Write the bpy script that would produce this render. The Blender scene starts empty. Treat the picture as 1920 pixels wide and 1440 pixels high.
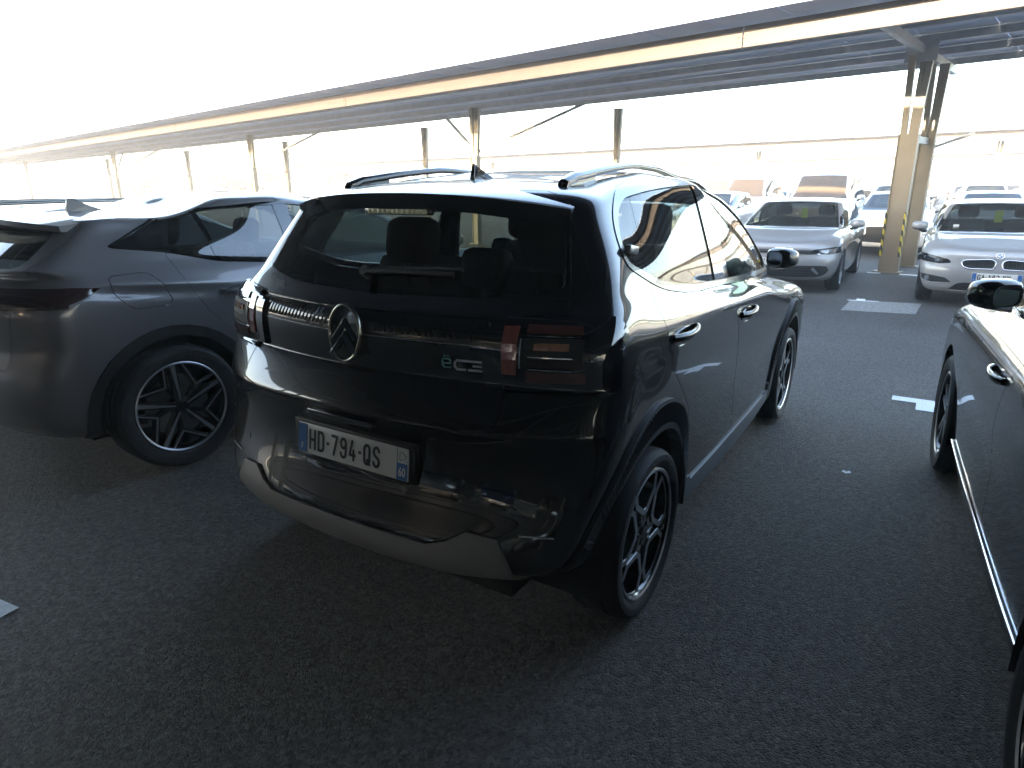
import bpy, bmesh, math, random
import numpy as np
from mathutils import Vector, Matrix, Euler
from mathutils.bvhtree import BVHTree
R = math.radians
scene = bpy.context.scene
COL = scene.collection

# ------------------------------------------------------------------ camera
cam_d = bpy.data.cameras.new('camera'); cam = bpy.data.objects.new('camera', cam_d); COL.objects.link(cam)
_Rt = Vector((0.84407993, 0.53618772, -0.00564364)); _Up = Vector((-0.14875336, 0.24425707, 0.95823323)); _Fw = Vector((-0.51517139, 0.8079859, -0.28593221))
_m = Matrix((( _Rt.x, _Up.x, -_Fw.x), (_Rt.y, _Up.y, -_Fw.y), (_Rt.z, _Up.z, -_Fw.z))).to_4x4()
_m.translation = Vector((1.58953395, -2.07794875, 1.53967999)); cam.matrix_world = _m
cam_d.sensor_fit = 'HORIZONTAL'; cam_d.sensor_width = 36.0; cam_d.lens = 1222.511/1920*36
cam_d.clip_start = 0.02; cam_d.clip_end = 3000
scene.camera = cam
# ------------------------------------------------------------------ light
GLARE_HAZE = .0045
SUN_AZ, SUN_EL = 196.0, 13.5          # azimuth from +y towards +x
world = bpy.data.worlds.new('World'); scene.world = world; world.use_nodes = True
wn = world.node_tree.nodes; wl = world.node_tree.links
bg = wn['Background']; sky = wn.new('ShaderNodeTexSky'); sky.sky_type = 'NISHITA'; sky.sun_disc = False
sky.sun_elevation = R(SUN_EL); sky.sun_rotation = R(SUN_AZ); sky.air_density = 1.0; sky.dust_density = 2.5; sky.ozone_density = 1.0
wl.new(sky.outputs[0], bg.inputs[0]); bg.inputs[1].default_value = 0.15
sun_d = bpy.data.lights.new('sun', 'SUN'); sun_d.energy = 2.2; sun_d.angle = R(0.6); sun_d.color = (1, .84, .62)
sun = bpy.data.objects.new('sun', sun_d); COL.objects.link(sun)
_sd = Vector((math.sin(R(SUN_AZ))*math.cos(R(SUN_EL)), math.cos(R(SUN_AZ))*math.cos(R(SUN_EL)), math.sin(R(SUN_EL))))
sun.rotation_euler = _sd.to_track_quat('Z', 'Y').to_euler()
vs = scene.view_settings; vs.view_transform = 'Standard'; vs.look = 'None'; vs.gamma = 1; vs.use_curve_mapping = False; vs.exposure = 3.8
scene.render.engine = 'CYCLES'
scene.cycles.transparent_max_bounces = 24; scene.cycles.max_bounces = 8

# ------------------------------------------------------------------ materials
MATS = {}
def nodes_of(name):
    m = bpy.data.materials.new(name); m.use_nodes = True
    return m, m.node_tree.nodes, m.node_tree.links
def mat(name, col, rough=.5, metal=0., coat=0., spec=.5, emit=None, var=0., vscale=6., bump=0., bscale=60., rvar=0.):
    if name in MATS: return MATS[name]
    m, n, l = nodes_of(name); b = n['Principled BSDF']
    b.inputs['Base Color'].default_value = (*col, 1); b.inputs['Roughness'].default_value = rough
    b.inputs['Metallic'].default_value = metal; b.inputs['Coat Weight'].default_value = coat
    b.inputs['Coat Roughness'].default_value = .02; b.inputs['Specular IOR Level'].default_value = spec
    if emit: b.inputs['Emission Color'].default_value = (*col, 1); b.inputs['Emission Strength'].default_value = emit
    if var or bump or rvar:
        tc = n.new('ShaderNodeTexCoord')
    if var or rvar:
        nz = n.new('ShaderNodeTexNoise'); nz.inputs['Scale'].default_value = vscale; nz.inputs['Detail'].default_value = 8
        l.new(tc.outputs['Object'], nz.inputs['Vector'])
        if var:
            mr = n.new('ShaderNodeMapRange'); mr.inputs[1].default_value = .3; mr.inputs[2].default_value = .7
            mr.inputs[3].default_value = 1-var; mr.inputs[4].default_value = 1+var
            mx = n.new('ShaderNodeVectorMath'); mx.operation = 'SCALE'; mx.inputs[0].default_value = col
            l.new(nz.outputs[0], mr.inputs[0]); l.new(mr.outputs[0], mx.inputs['Scale']); l.new(mx.outputs[0], b.inputs['Base Color'])
        if rvar:
            m2 = n.new('ShaderNodeMapRange'); m2.inputs[1].default_value = .35; m2.inputs[2].default_value = .7
            m2.inputs[3].default_value = rough; m2.inputs[4].default_value = rough+rvar
            l.new(nz.outputs[0], m2.inputs[0]); l.new(m2.outputs[0], b.inputs['Roughness'])
    if bump:
        nb = n.new('ShaderNodeTexNoise'); nb.inputs['Scale'].default_value = bscale; nb.inputs['Detail'].default_value = 4
        bp = n.new('ShaderNodeBump'); bp.inputs['Strength'].default_value = bump; bp.inputs['Distance'].default_value = .005
        l.new(tc.outputs['Object'], nb.inputs['Vector']); l.new(nb.outputs[0], bp.inputs['Height']); l.new(bp.outputs[0], b.inputs['Normal'])
    MATS[name] = m; return m

def paint(name, col, rough=.25, metal=.0, flake=0., dust=.10, coatr=.03):
    """car paint: coloured base, clear coat, faint dust film, matt lining on the inner side"""
    if name in MATS: return MATS[name]
    m, n, l = nodes_of(name); b = n['Principled BSDF']; out = n['Material Output']
    b.inputs['Base Color'].default_value = (*col, 1); b.inputs['Roughness'].default_value = rough; b.inputs['Metallic'].default_value = metal
    b.inputs['Coat Weight'].default_value = 1; b.inputs['Coat Roughness'].default_value = coatr; b.inputs['Specular IOR Level'].default_value = .12; b.inputs['Coat IOR'].default_value = 1.45
    tc = n.new('ShaderNodeTexCoord')
    nz = n.new('ShaderNodeTexNoise'); nz.inputs['Scale'].default_value = 9; nz.inputs['Detail'].default_value = 9; nz.inputs['Roughness'].default_value = .65
    l.new(tc.outputs['Object'], nz.inputs['Vector'])
    fine = n.new('ShaderNodeTexNoise'); fine.inputs['Scale'].default_value = 420; fine.inputs['Detail'].default_value = 2
    l.new(tc.outputs['Object'], fine.inputs['Vector'])
    geo = n.new('ShaderNodeNewGeometry'); sep = n.new('ShaderNodeSeparateXYZ'); l.new(geo.outputs['Normal'], sep.inputs[0])
    up = n.new('ShaderNodeMapRange'); up.inputs[1].default_value = 0; up.inputs[2].default_value = 1; up.inputs[3].default_value = .35; up.inputs[4].default_value = 1
    l.new(sep.outputs[2], up.inputs[0])
    mul = n.new('ShaderNodeMath'); mul.operation = 'MULTIPLY'; l.new(nz.outputs[0], mul.inputs[0]); l.new(up.outputs[0], mul.inputs[1])
    mul2 = n.new('ShaderNodeMath'); mul2.operation = 'MULTIPLY'; l.new(mul.outputs[0], mul2.inputs[0]); l.new(fine.outputs[0], mul2.inputs[1])
    mul3 = n.new('ShaderNodeMath'); mul3.operation = 'MULTIPLY'; l.new(mul2.outputs[0], mul3.inputs[0]); mul3.inputs[1].default_value = dust*1.6
    dus = n.new('ShaderNodeBsdfDiffuse'); dus.inputs[0].default_value = (.20, .18, .155, 1)
    mx = n.new('ShaderNodeMixShader'); l.new(mul3.outputs[0], mx.inputs[0]); l.new(b.outputs[0], mx.inputs[1]); l.new(dus.outputs[0], mx.inputs[2])
    lin = n.new('ShaderNodeBsdfDiffuse'); lin.inputs[0].default_value = (.018, .018, .02, 1)
    m2 = n.new('ShaderNodeMixShader'); l.new(geo.outputs['Backfacing'], m2.inputs[0]); l.new(mx.outputs[0], m2.inputs[1]); l.new(lin.outputs[0], m2.inputs[2])
    l.new(m2.outputs[0], out.inputs[0])
    MATS[name] = m; return m

def glass(name, tint, rough=0.0, ior=1.5, dust=.03):
    if name in MATS: return MATS[name]
    m, n, l = nodes_of(name); out = n['Material Output']; n.remove(n['Principled BSDF'])
    tr = n.new('ShaderNodeBsdfTransparent'); tr.inputs[0].default_value = (*tint, 1)
    gl = n.new('ShaderNodeBsdfGlossy'); gl.inputs['Roughness'].default_value = rough
    fr = n.new('ShaderNodeFresnel'); fr.inputs[0].default_value = ior
    geo = n.new('ShaderNodeNewGeometry')
    sub = n.new('ShaderNodeMath'); sub.operation = 'SUBTRACT'; sub.inputs[0].default_value = 1; l.new(geo.outputs['Backfacing'], sub.inputs[1])
    mu = n.new('ShaderNodeMath'); mu.operation = 'MULTIPLY'; l.new(fr.outputs[0], mu.inputs[0]); l.new(sub.outputs[0], mu.inputs[1])
    mx = n.new('ShaderNodeMixShader'); l.new(mu.outputs[0], mx.inputs[0]); l.new(tr.outputs[0], mx.inputs[1]); l.new(gl.outputs[0], mx.inputs[2])
    df = n.new('ShaderNodeBsdfDiffuse'); df.inputs[0].default_value = (.25, .24, .22, 1)
    tc = n.new('ShaderNodeTexCoord'); nz = n.new('ShaderNodeTexNoise'); nz.inputs['Scale'].default_value = 60; nz.inputs['Detail'].default_value = 8
    l.new(tc.outputs['Object'], nz.inputs['Vector'])
    mm = n.new('ShaderNodeMath'); mm.operation = 'MULTIPLY'; mm.inputs[1].default_value = dust*2; l.new(nz.outputs[0], mm.inputs[0])
    m2 = n.new('ShaderNodeMixShader'); l.new(mm.outputs[0], m2.inputs[0]); l.new(mx.outputs[0], m2.inputs[1]); l.new(df.outputs[0], m2.inputs[2])
    l.new(m2.outputs[0], out.inputs[0]); MATS[name] = m; return m

BLACK = paint('black_paint', (.003, .003, .004), dust=.07)
GREY = paint('dark_grey_paint', (.17, .162, .17), rough=.38, metal=.4, dust=.08)
NAVY = paint('navy_paint', (.012, .018, .03), rough=.35, metal=.3, dust=.10)
SILVER = paint('silver_paint', (.30, .295, .29), rough=.35, metal=.3, dust=.06)
SILVER2 = paint('warm_silver_paint', (.33, .325, .315), rough=.35, metal=.3, dust=.06)
WHITE = paint('white_paint', (.72, .72, .71), rough=.3, dust=.05)
PLAST = mat('black_plastic', (.012, .012, .013), .55, spec=.4, bump=.25, bscale=500)
PLAST2 = mat('grey_black_plastic', (.03, .032, .034), .48, spec=.4, bump=.2, bscale=500)
GLOSS = mat('piano_black', (.004, .004, .005), .06, coat=1)
DARK = mat('dark_void', (.006, .006, .007), .8)
SEAT = mat('seat_fabric', (.035, .036, .04), .85, var=.2, vscale=40)
CABIN = mat('cabin_trim', (.03, .03, .033), .7)
RUBBER = mat('tyre_rubber', (.016, .016, .018), .72, spec=.35, var=.25, vscale=30, bump=.15, bscale=300)
RIMD = mat('rim_dark', (.008, .008, .009), .22, metal=.3, coat=.6)
RIMS = mat('rim_machined', (.42, .43, .45), .36, metal=.9)
RIMG = mat('rim_silver', (.45, .46, .48), .3, metal=.8, coat=.4)
STEEL = mat('brake_steel', (.20, .20, .21), .35, metal=1)
CHROME = mat('chrome', (.75, .76, .78), .08, metal=1)
SATIN = mat('satin_trim', (.30, .32, .34), .28, metal=.9)
SKID = mat('skid_plate_grey', (.21, .19, .175), .5, metal=.15, spec=.4, bump=.1, bscale=300)
SILL = mat('sill_grey', (.15, .16, .17), .42, metal=.35)
REDL = mat('red_lens', (.22, .055, .042), .12, coat=1, var=.15, vscale=70)
REDD = mat('dark_red_lens', (.085, .028, .022), .10, coat=1)
AMBER = mat('amber_lens', (.30, .13, .07), .15, coat=1, var=.25, vscale=50)
PALE_REFL = mat('pale_reflection_lens', (.62, .60, .36), .25, coat=1, var=.25, vscale=90)
HEADL = mat('headlight_reflector', (.62, .63, .66), .15, metal=.85, var=.35, vscale=40)
HEADD = mat('headlight_dark', (.06, .06, .065), .1, coat=1)
PLATEW = mat('plate_white', (.62, .60, .56), .35, coat=.3)
PLATEB = mat('plate_blue', (.03, .12, .33), .35, coat=.3)
PLATEK = mat('plate_black', (.006, .006, .006), .4)
TAGY = mat('tag_yellow', (.55, .72, .03), .6, emit=None)
MIRG = mat('mirror_glass', (.85, .88, .9), .01, metal=1)
TEAL = mat('badge_teal', (.25, .55, .55), .15, metal=.7)
GL_DARK = glass('privacy_glass', (.16, .17, .16), ior=1.5, dust=.035)
GL_REFL = glass('tinted_side_glass', (.14, .15, .16), ior=1.95, dust=.03)
GL_MID = glass('green_glass', (.62, .72, .66), ior=1.5, dust=.02)
GL_WIND = glass('windscreen_glass', (.50, .54, .52), ior=1.52, dust=.05)
LAMPC = glass('lamp_cover', (.55, .55, .55), ior=1.45, dust=.01)

# ------------------------------------------------------------------ object helpers
def mesh_obj(name, verts, faces, material=None, parent=None, normals=None, smooth=False):
    me = bpy.data.meshes.new(name); me.from_pydata([tuple(v) for v in verts], [], faces); me.update()
    if smooth:
        me.polygons.foreach_set('use_smooth', [True]*len(me.polygons))
    if normals is not None:
        me.normals_split_custom_set(normals)
    if material: me.materials.append(material)
    o = bpy.data.objects.new(name, me); COL.objects.link(o)
    if parent is not None: o.parent = parent
    return o
def empty(name, loc=(0, 0, 0), rz=0, parent=None):
    o = bpy.data.objects.new(name, None); COL.objects.link(o); o.location = loc; o.rotation_euler = (0, 0, rz); o.empty_display_size = .2
    if parent is not None: o.parent = parent
    return o
def tag(o, label=None, cat=None, group=None, kind=None):
    if label: o['label'] = label
    if cat: o['category'] = cat
    if group: o['group'] = group
    if kind: o['kind'] = kind
    return o
def copy_tree(o, parent=None):
    c = o.copy(); COL.objects.link(c)
    if parent is not None: c.parent = parent
    for ch in list(o.children): copy_tree(ch, c)
    return c

class MB:
    """collects simple shapes; build() links them as one mesh"""
    def __init__(s): s.v = []; s.f = []; s.sm = []
    def add(s, v, f, smooth=False):
        b = len(s.v); s.v += [tuple(p) for p in v]; s.f += [tuple(i+b for i in q) for q in f]; s.sm += [smooth]*len(f)
    def box(s, c, d, m=None, bev=0):
        """centre c, size d, optional matrix m"""
        x, y, z = [k/2 for k in d]
        if bev:
            bm = bmesh.new(); bmesh.ops.create_cube(bm, size=1)
            for v in bm.verts: v.co = Vector((v.co.x*d[0], v.co.y*d[1], v.co.z*d[2]))
            bmesh.ops.bevel(bm, geom=bm.edges[:], offset=bev, segments=2, affect='EDGES', profile=.5)
            vs_ = [v.co.copy() for v in bm.verts]; bm.verts.index_update(); fs = [[v.index for v in f.verts] for f in bm.faces]; bm.free()
        else:
            vs_ = [Vector(p) for p in ((-x, -y, -z), (x, -y, -z), (x, y, -z), (-x, y, -z), (-x, -y, z), (x, -y, z), (x, y, z), (-x, y, z))]
            fs = [(0, 3, 2, 1), (4, 5, 6, 7), (0, 1, 5, 4), (1, 2, 6, 5), (2, 3, 7, 6), (3, 0, 4, 7)]
        M = m if m is not None else Matrix.Identity(3)
        s.add([(M @ p) + Vector(c) for p in vs_], fs, bool(bev))
    def bar(s, a, b, w, h=None, up=(0, 0, 1)):
        a = Vector(a); b = Vector(b); d = b-a; L = d.length; h = h or w
        if L < 1e-6: return
        y = d/L; u = Vector(up)
        if abs(y.dot(u)) > .98: u = Vector((1, 0, 0))
        x = y.cross(u).normalized(); z = x.cross(y)
        M = Matrix((x, y, z)).transposed(); s.box((a+b)/2, (w, L, h), M)
    def tube(s, a, b, r0, r1=None, n=12, caps=True):
        a = Vector(a); b = Vector(b); r1 = r0 if r1 is None else r1
        y = (b-a).normalized(); u = Vector((0, 0, 1)) if abs(y.z) < .95 else Vector((1, 0, 0)); x = y.cross(u).normalized(); z = x.cross(y)
        v = [a+(x*math.cos(t)+z*math.sin(t))*r0 for t in [2*math.pi*i/n for i in range(n)]]+[b+(x*math.cos(t)+z*math.sin(t))*r1 for t in [2*math.pi*i/n for i in range(n)]]
        f = [(i, (i+1) % n, n+(i+1) % n, n+i) for i in range(n)]
        s.add(v, f, True)
        if caps: s.add(v, [tuple(range(n-1, -1, -1)), tuple(range(n, 2*n))])
    def sweep(s, pts, prof, up=(0, 0, 1), closed=False):
        """prof: list of (side, up) offsets or function of i"""
        P = [Vector(p) for p in pts]; n = len(P); rings = []
        for i, p in enumerate(P):
            t = (P[min(i+1, n-1)]-P[max(i-1, 0)]).normalized(); u = Vector(up); x = t.cross(u).normalized(); z = x.cross(t)
            pr = prof(i) if callable(prof) else prof
            rings.append([p+x*a+z*b for a, b in pr])
        k = len(rings[0]); v = [q for r in rings for q in r]
        f = [(i*k+j, i*k+(j+1) % k, (i+1)*k+(j+1) % k, (i+1)*k+j) for i in range(n-1) for j in range(k)]
        s.add(v, f, True); s.add(rings[0], [tuple(range(k-1, -1, -1))]); s.add(rings[-1], [tuple(range(k))])
    def prism(s, poly, o, ax, ay, depth):
        """polygon (2d) extruded; o origin, ax/ay 3d axes, depth 3d vector"""
        o, ax, ay, depth = map(Vector, (o, ax, ay, depth)); n = len(poly)
        a = [o+ax*p[0]+ay*p[1] for p in poly]; b = [q+depth for q in a]
        s.add(a+b, [tuple(range(n)), tuple(range(2*n-1, n-1, -1))]+[(i, n+i, n+(i+1) % n, (i+1) % n) for i in range(n)])
    def build(s, name, material, parent=None, fix=True, auto=None):
        o = mesh_obj(name, s.v, s.f, material, parent)
        me = o.data
        if fix:
            bm = bmesh.new(); bm.from_mesh(me); bmesh.ops.recalc_face_normals(bm, faces=bm.faces[:]); bm.to_mesh(me); bm.free()
        me.polygons.foreach_set('use_smooth', s.sm)
        if auto: me.set_sharp_from_angle(angle=R(auto)); me.polygons.foreach_set('use_smooth', [True]*len(me.polygons))
        return o

def text_mesh(name, body, size, material, parent, M, sx=1.0, bold=0.0, ext=.001, align='CENTER'):
    cu = bpy.data.curves.new(name, 'FONT'); cu.body = body; cu.size = size; cu.align_x = align; cu.align_y = 'CENTER'; cu.extrude = ext; cu.offset = bold; cu.resolution_u = 3
    t = bpy.data.objects.new(name+'_c', cu); COL.objects.link(t)
    me = bpy.data.meshes.new_from_object(t.evaluated_get(bpy.context.evaluated_depsgraph_get()))
    bpy.data.objects.remove(t); bpy.data.curves.remove(cu)
    me.transform(M @ Matrix.Diagonal((sx, 1, 1, 1))); me.materials.clear(); me.materials.append(material)
    o = bpy.data.objects.new(name, me); COL.objects.link(o); o.parent = parent
    return o

# ------------------------------------------------------------------ car body engine
def bsp(P, t):
    """uniform cubic B-spline over axis 0 of P with end ghosts already added; t in [0, n-3]"""
    n = P.shape[0]-3; i = np.minimum(t.astype(int), n-1); f = (t-i)
    b0 = (1-f)**3/6; b1 = (3*f**3-6*f**2+4)/6; b2 = (-3*f**3+3*f**2+3*f+1)/6; b3 = f**3/6
    sh = (-1,)+(1,)*(P.ndim-1)
    return P[i]*b0.reshape(sh)+P[i+1]*b1.reshape(sh)+P[i+2]*b2.reshape(sh)+P[i+3]*b3.reshape(sh)

def corner5(yc, zc, xk, yk, zk, box=0):
    out = []
    for fx, fy, fz in (((0, 0, 0), (.38, .06, .1), (.66, .24, .35), (.88, .58, .75), (1, 1, 1)) if not box else ((0, 0, 0), (.36, .09, .1), (.66, .27, .3), (.935, .56, .7), (1, 1, 1))):
        out.append((xk*fx, yc+(yk-yc)*fy, zc+(zk-zc)*fz))
    return out
NS = 9
def row(rear, side, front, w_front=None):
    """rear=(yc,zc,xk,yk,zk); side=(w,[z...]); front=(yc,zc,xk,yk,zk)"""
    a = rear if isinstance(rear, list) else corner5(*rear)
    b = front if isinstance(front, list) else corner5(*front)
    xr, yr_, zr_ = a[-1]; xf, yf_, zf_ = b[-1]; w, zs = side; pts = []
    for k in range(NS):
        t = (k+.6)/(NS+.2); y = yr_+(yf_-yr_)*t
        wr = xr+(w-xr)*(1-(1-min(1, t*2))**3); wf = xf+(w-xf)*(1-(1-min(1, (1-t)*2))**3)
        x = wr if t < .5 else wf
        zz = [zr_]+list(zs)+[zf_]; z = float(np.interp(t, np.linspace(0, 1, len(zz)), zz))
        pts.append((x, y, z))
    return a+pts+b[::-1]

FIT = .75
def grid_from_rows(rows, nu, nv, deform=None):
    D = np.array(rows, float).transpose(1, 0, 2)           # cols x rows x 3
    m = np.array([-1, 1, 1.])
    P = D.copy()
    for it in range(3):                                     # pull the spline towards the given points
        G = np.concatenate([P[1:2]*m, P, P[-2:-1]*m], 0); A_ = (G[:-2]+4*G[1:-1]+G[2:])/6
        G = np.concatenate([2*A_[:, :1]-A_[:, 1:2], A_, A_[:, -2:-1]*m], 1); A_ = (G[:, :-2]+4*G[:, 1:-1]+G[:, 2:])/6
        P = P+(D-A_)*FIT; P[0, :, 0] = 0; P[-1, :, 0] = 0; P[:, -1, 0] = 0
    P = np.concatenate([P[1:2]*m, P, P[-2:-1]*m], 0)
    top = P[:, -2:-1].copy(); top = P[:, -2:-1]*m          # mirror over centre line at the last row
    bot = 2*P[:, :1]-P[:, 1:2]
    P = np.concatenate([bot, P, top], 1)
    nc = P.shape[0]-3; nr = P.shape[1]-3
    U = np.linspace(0, nc, nu+1); V = np.linspace(0, nr, nv+1)
    A = bsp(P, U)                                           # nu+1 x rows x 3
    B = bsp(A.transpose(1, 0, 2), V).transpose(1, 0, 2)     # nu+1 x nv+1 x 3
    B[0, :, 0] = 0; B[-1, :, 0] = 0; B[:, -1, 0] = 0
    if deform is not None: B = deform(B)
    du = np.gradient(B, axis=0); dv = np.gradient(B, axis=1)
    du[0, :, 1:] = 0; du[-1, :, 1:] = 0
    N = np.cross(du, dv); L = np.linalg.norm(N, axis=2, keepdims=True); N = N/np.maximum(L, 1e-9)
    N[:, -1, 0] = 0; N[:, -1] /= np.maximum(np.linalg.norm(N[:, -1], axis=1, keepdims=True), 1e-9)
    N[0, :, 0] = 0; N[-1, :, 0] = 0
    bad = L[:, :, 0] < 1e-9; N[bad] = (0, 0, 1)
    return B, N

class Shell:
    def __init__(s, rows, nu, nv, deform=None):
        B, N = grid_from_rows(rows, nu, nv, deform)
        s.V = [tuple(p) for p in B.reshape(-1, 3)]; s.N = [tuple(p) for p in N.reshape(-1, 3)]
        W = nv+1; s.F = []
        for i in range(nu):
            for j in range(nv):
                s.F.append([i*W+j, (i+1)*W+j, (i+1)*W+j+1, i*W+j+1])
        s.bvh = BVHTree.FromPolygons(s.V, s.F)
        s.E = {}
        for k, f in enumerate(s.F):
            for a, b in zip(f, f[1:]+f[:1]): s.E.setdefault((min(a, b), max(a, b)), set()).add(k)
        s.lock = set()
        s.fc = []; s.fn = []
        for f in s.F: s._c(f, True)
    def _c(s, f, app):
        c = np.mean([s.V[i] for i in f], 0); n = np.mean([s.N[i] for i in f], 0)
        if app: s.fc.append(c); s.fn.append(n)
        return c, n
    def hit(s, o, d, md=9):
        r = s.bvh.ray_cast(Vector(o), Vector(d).normalized(), md)
        return r[0], (r[1] if r[0] is not None else None)
    def cut(s, proj, poly, pred, closed=True):
        ax = {'side': (1, 2), 'rear': (0, 2), 'front': (0, 2), 'top': (0, 1)}[proj]
        pts = [np.array(p, float) for p in poly]
        segs = list(zip(pts, pts[1:]+(pts[:1] if closed else [])))[:len(pts) if closed else len(pts)-1]
        for p, q in segs: s._seg(p, q, ax, pred)
    def _seg(s, p, q, ax, pred):
        d = q-p; L = np.linalg.norm(d)
        if L < 1e-6: return
        d = d/L; n = np.array([-d[1], d[0]])
        C = np.array(s.fc)[:, ax]; NN = np.array(s.fn); rel = C-p; dist = rel@n; t = rel@d
        m = 0.09
        cand = np.nonzero((abs(dist) < m) & (t > -m) & (t < L+m))[0]
        CC = np.array(s.fc)
        cand = [int(k) for k in cand if pred(CC[k], NN[k])]
        ext = .028
        D = {}
        def dd(i):
            if i not in D:
                r = np.array([s.V[i][ax[0]], s.V[i][ax[1]]])-p; D[i] = (float(r@n), float(r@d))
            return D[i]
        on = set()
        for k in cand:
            f = list(s.F[k])
            for a, b in zip(f, f[1:]+f[:1]):
                da, ta = dd(a); db, tb = dd(b)
                if abs(da) < 1e-6:
                    if -ext <= ta <= L+ext: on.add(a)
                    continue
                if abs(db) < 1e-6: continue
                if da*db < 0:
                    fr = da/(da-db); tt = ta+(tb-ta)*fr
                    if tt < -ext or tt > L+ext: continue
                    key = (min(a, b), max(a, b))
                    if fr < .12 and a not in s.lock: v = a
                    elif fr > .88 and b not in s.lock: v = b
                    else: v = -1
                    if v >= 0:
                        A_, B_ = s.V[a], s.V[b]; s.V[v] = tuple(A_[i]+(B_[i]-A_[i])*fr for i in range(3))
                        Na, Nb = s.N[a], s.N[b]; s.N[v] = tuple(Na[i]+(Nb[i]-Na[i])*fr for i in range(3))
                        D[v] = (0., tt); on.add(v); s.lock.add(v); continue
                    v = len(s.V)
                    s.V.append(tuple(s.V[a][i]+(s.V[b][i]-s.V[a][i])*fr for i in range(3)))
                    s.N.append(tuple(s.N[a][i]+(s.N[b][i]-s.N[a][i])*fr for i in range(3)))
                    D[v] = (0., tt); on.add(v); s.lock.add(v)
                    fs = s.E.pop(key)
                    for g in fs:
                        F = s.F[g]
                        for i in range(len(F)):
                            u, w = F[i], F[(i+1) % len(F)]
                            if (min(u, w), max(u, w)) == key: F.insert(i+1, v); break
                    s.E[(min(a, v), max(a, v))] = set(fs); s.E[(min(b, v), max(b, v))] = set(fs)
        for k in cand:
            F = s.F[k]; idx = [i for i, v in enumerate(F) if v in on]
            if len(idx) < 2: continue
            i, j = idx[0], idx[-1]
            if len(idx) > 2:
                # take the farthest pair
                i, j = max(((a, b) for a in idx for b in idx if a < b), key=lambda ab: abs(dd(F[ab[0]])[1]-dd(F[ab[1]])[1]))
            if j-i == 1 or (i == 0 and j == len(F)-1): continue
            A = F[i:j+1]; B = F[j:]+F[:i+1]
            ga = [dd(v)[0] for v in A[1:-1]]; gb = [dd(v)[0] for v in B[1:-1]]
            if max(ga, key=abs)*max(gb, key=abs) > 0: continue
            nk = len(s.F); s.F[k] = A; s.F.append(B)
            for a, b in zip(B, B[1:]+B[:1]):
                key = (min(a, b), max(a, b)); st = s.E.setdefault(key, set()); st.discard(k) if not ({a, b} == {F[i], F[j]}) else None; st.add(nk)
            key = (min(F[i], F[j]), max(F[i], F[j])); s.E.setdefault(key, set()).update({k, nk})
            s.fc[k], s.fn[k] = s._c(A, False); s._c(B, True)

def inpoly(x, y, poly):
    c = False; j = len(poly)-1
    for i in range(len(poly)):
        xi, yi = poly[i]; xj, yj = poly[j]
        if (yi > y) != (yj > y) and x < (xj-xi)*(y-yi)/(yj-yi)+xi: c = not c
        j = i
    return c
AXI = {'side': (1, 2), 'rear': (0, 2), 'front': (0, 2), 'top': (0, 1)}
PRED = {'side': lambda c, n: n[0] > .30, 'rear': lambda c, n: n[1] < -.25, 'front': lambda c, n: n[1] > .2, 'top': lambda c, n: n[2] > .3}
def circle(cx, cy, r, n=40, a0=0, a1=360, ry=None):
    ry = ry or r
    return [(cx+r*math.cos(R(a0+(a1-a0)*i/n)), cy+ry*math.sin(R(a0+(a1-a0)*i/n))) for i in range(n)]
def rounded(pts, r=.02, k=4):
    out = []; n = len(pts)
    for i in range(n):
        p0, p, p1 = [np.array(pts[j % n], float) for j in (i-1, i, i+1)]
        a = p0-p; b = p1-p; la = np.linalg.norm(a); lb = np.linalg.norm(b); rr = min(r, la*.45, lb*.45)
        A = p+a/la*rr; B = p+b/lb*rr
        for j in range(k+1):
            t = j/k; out.append(tuple((1-t)**2*A+2*t*(1-t)*p+t*t*B))
    return out

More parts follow.
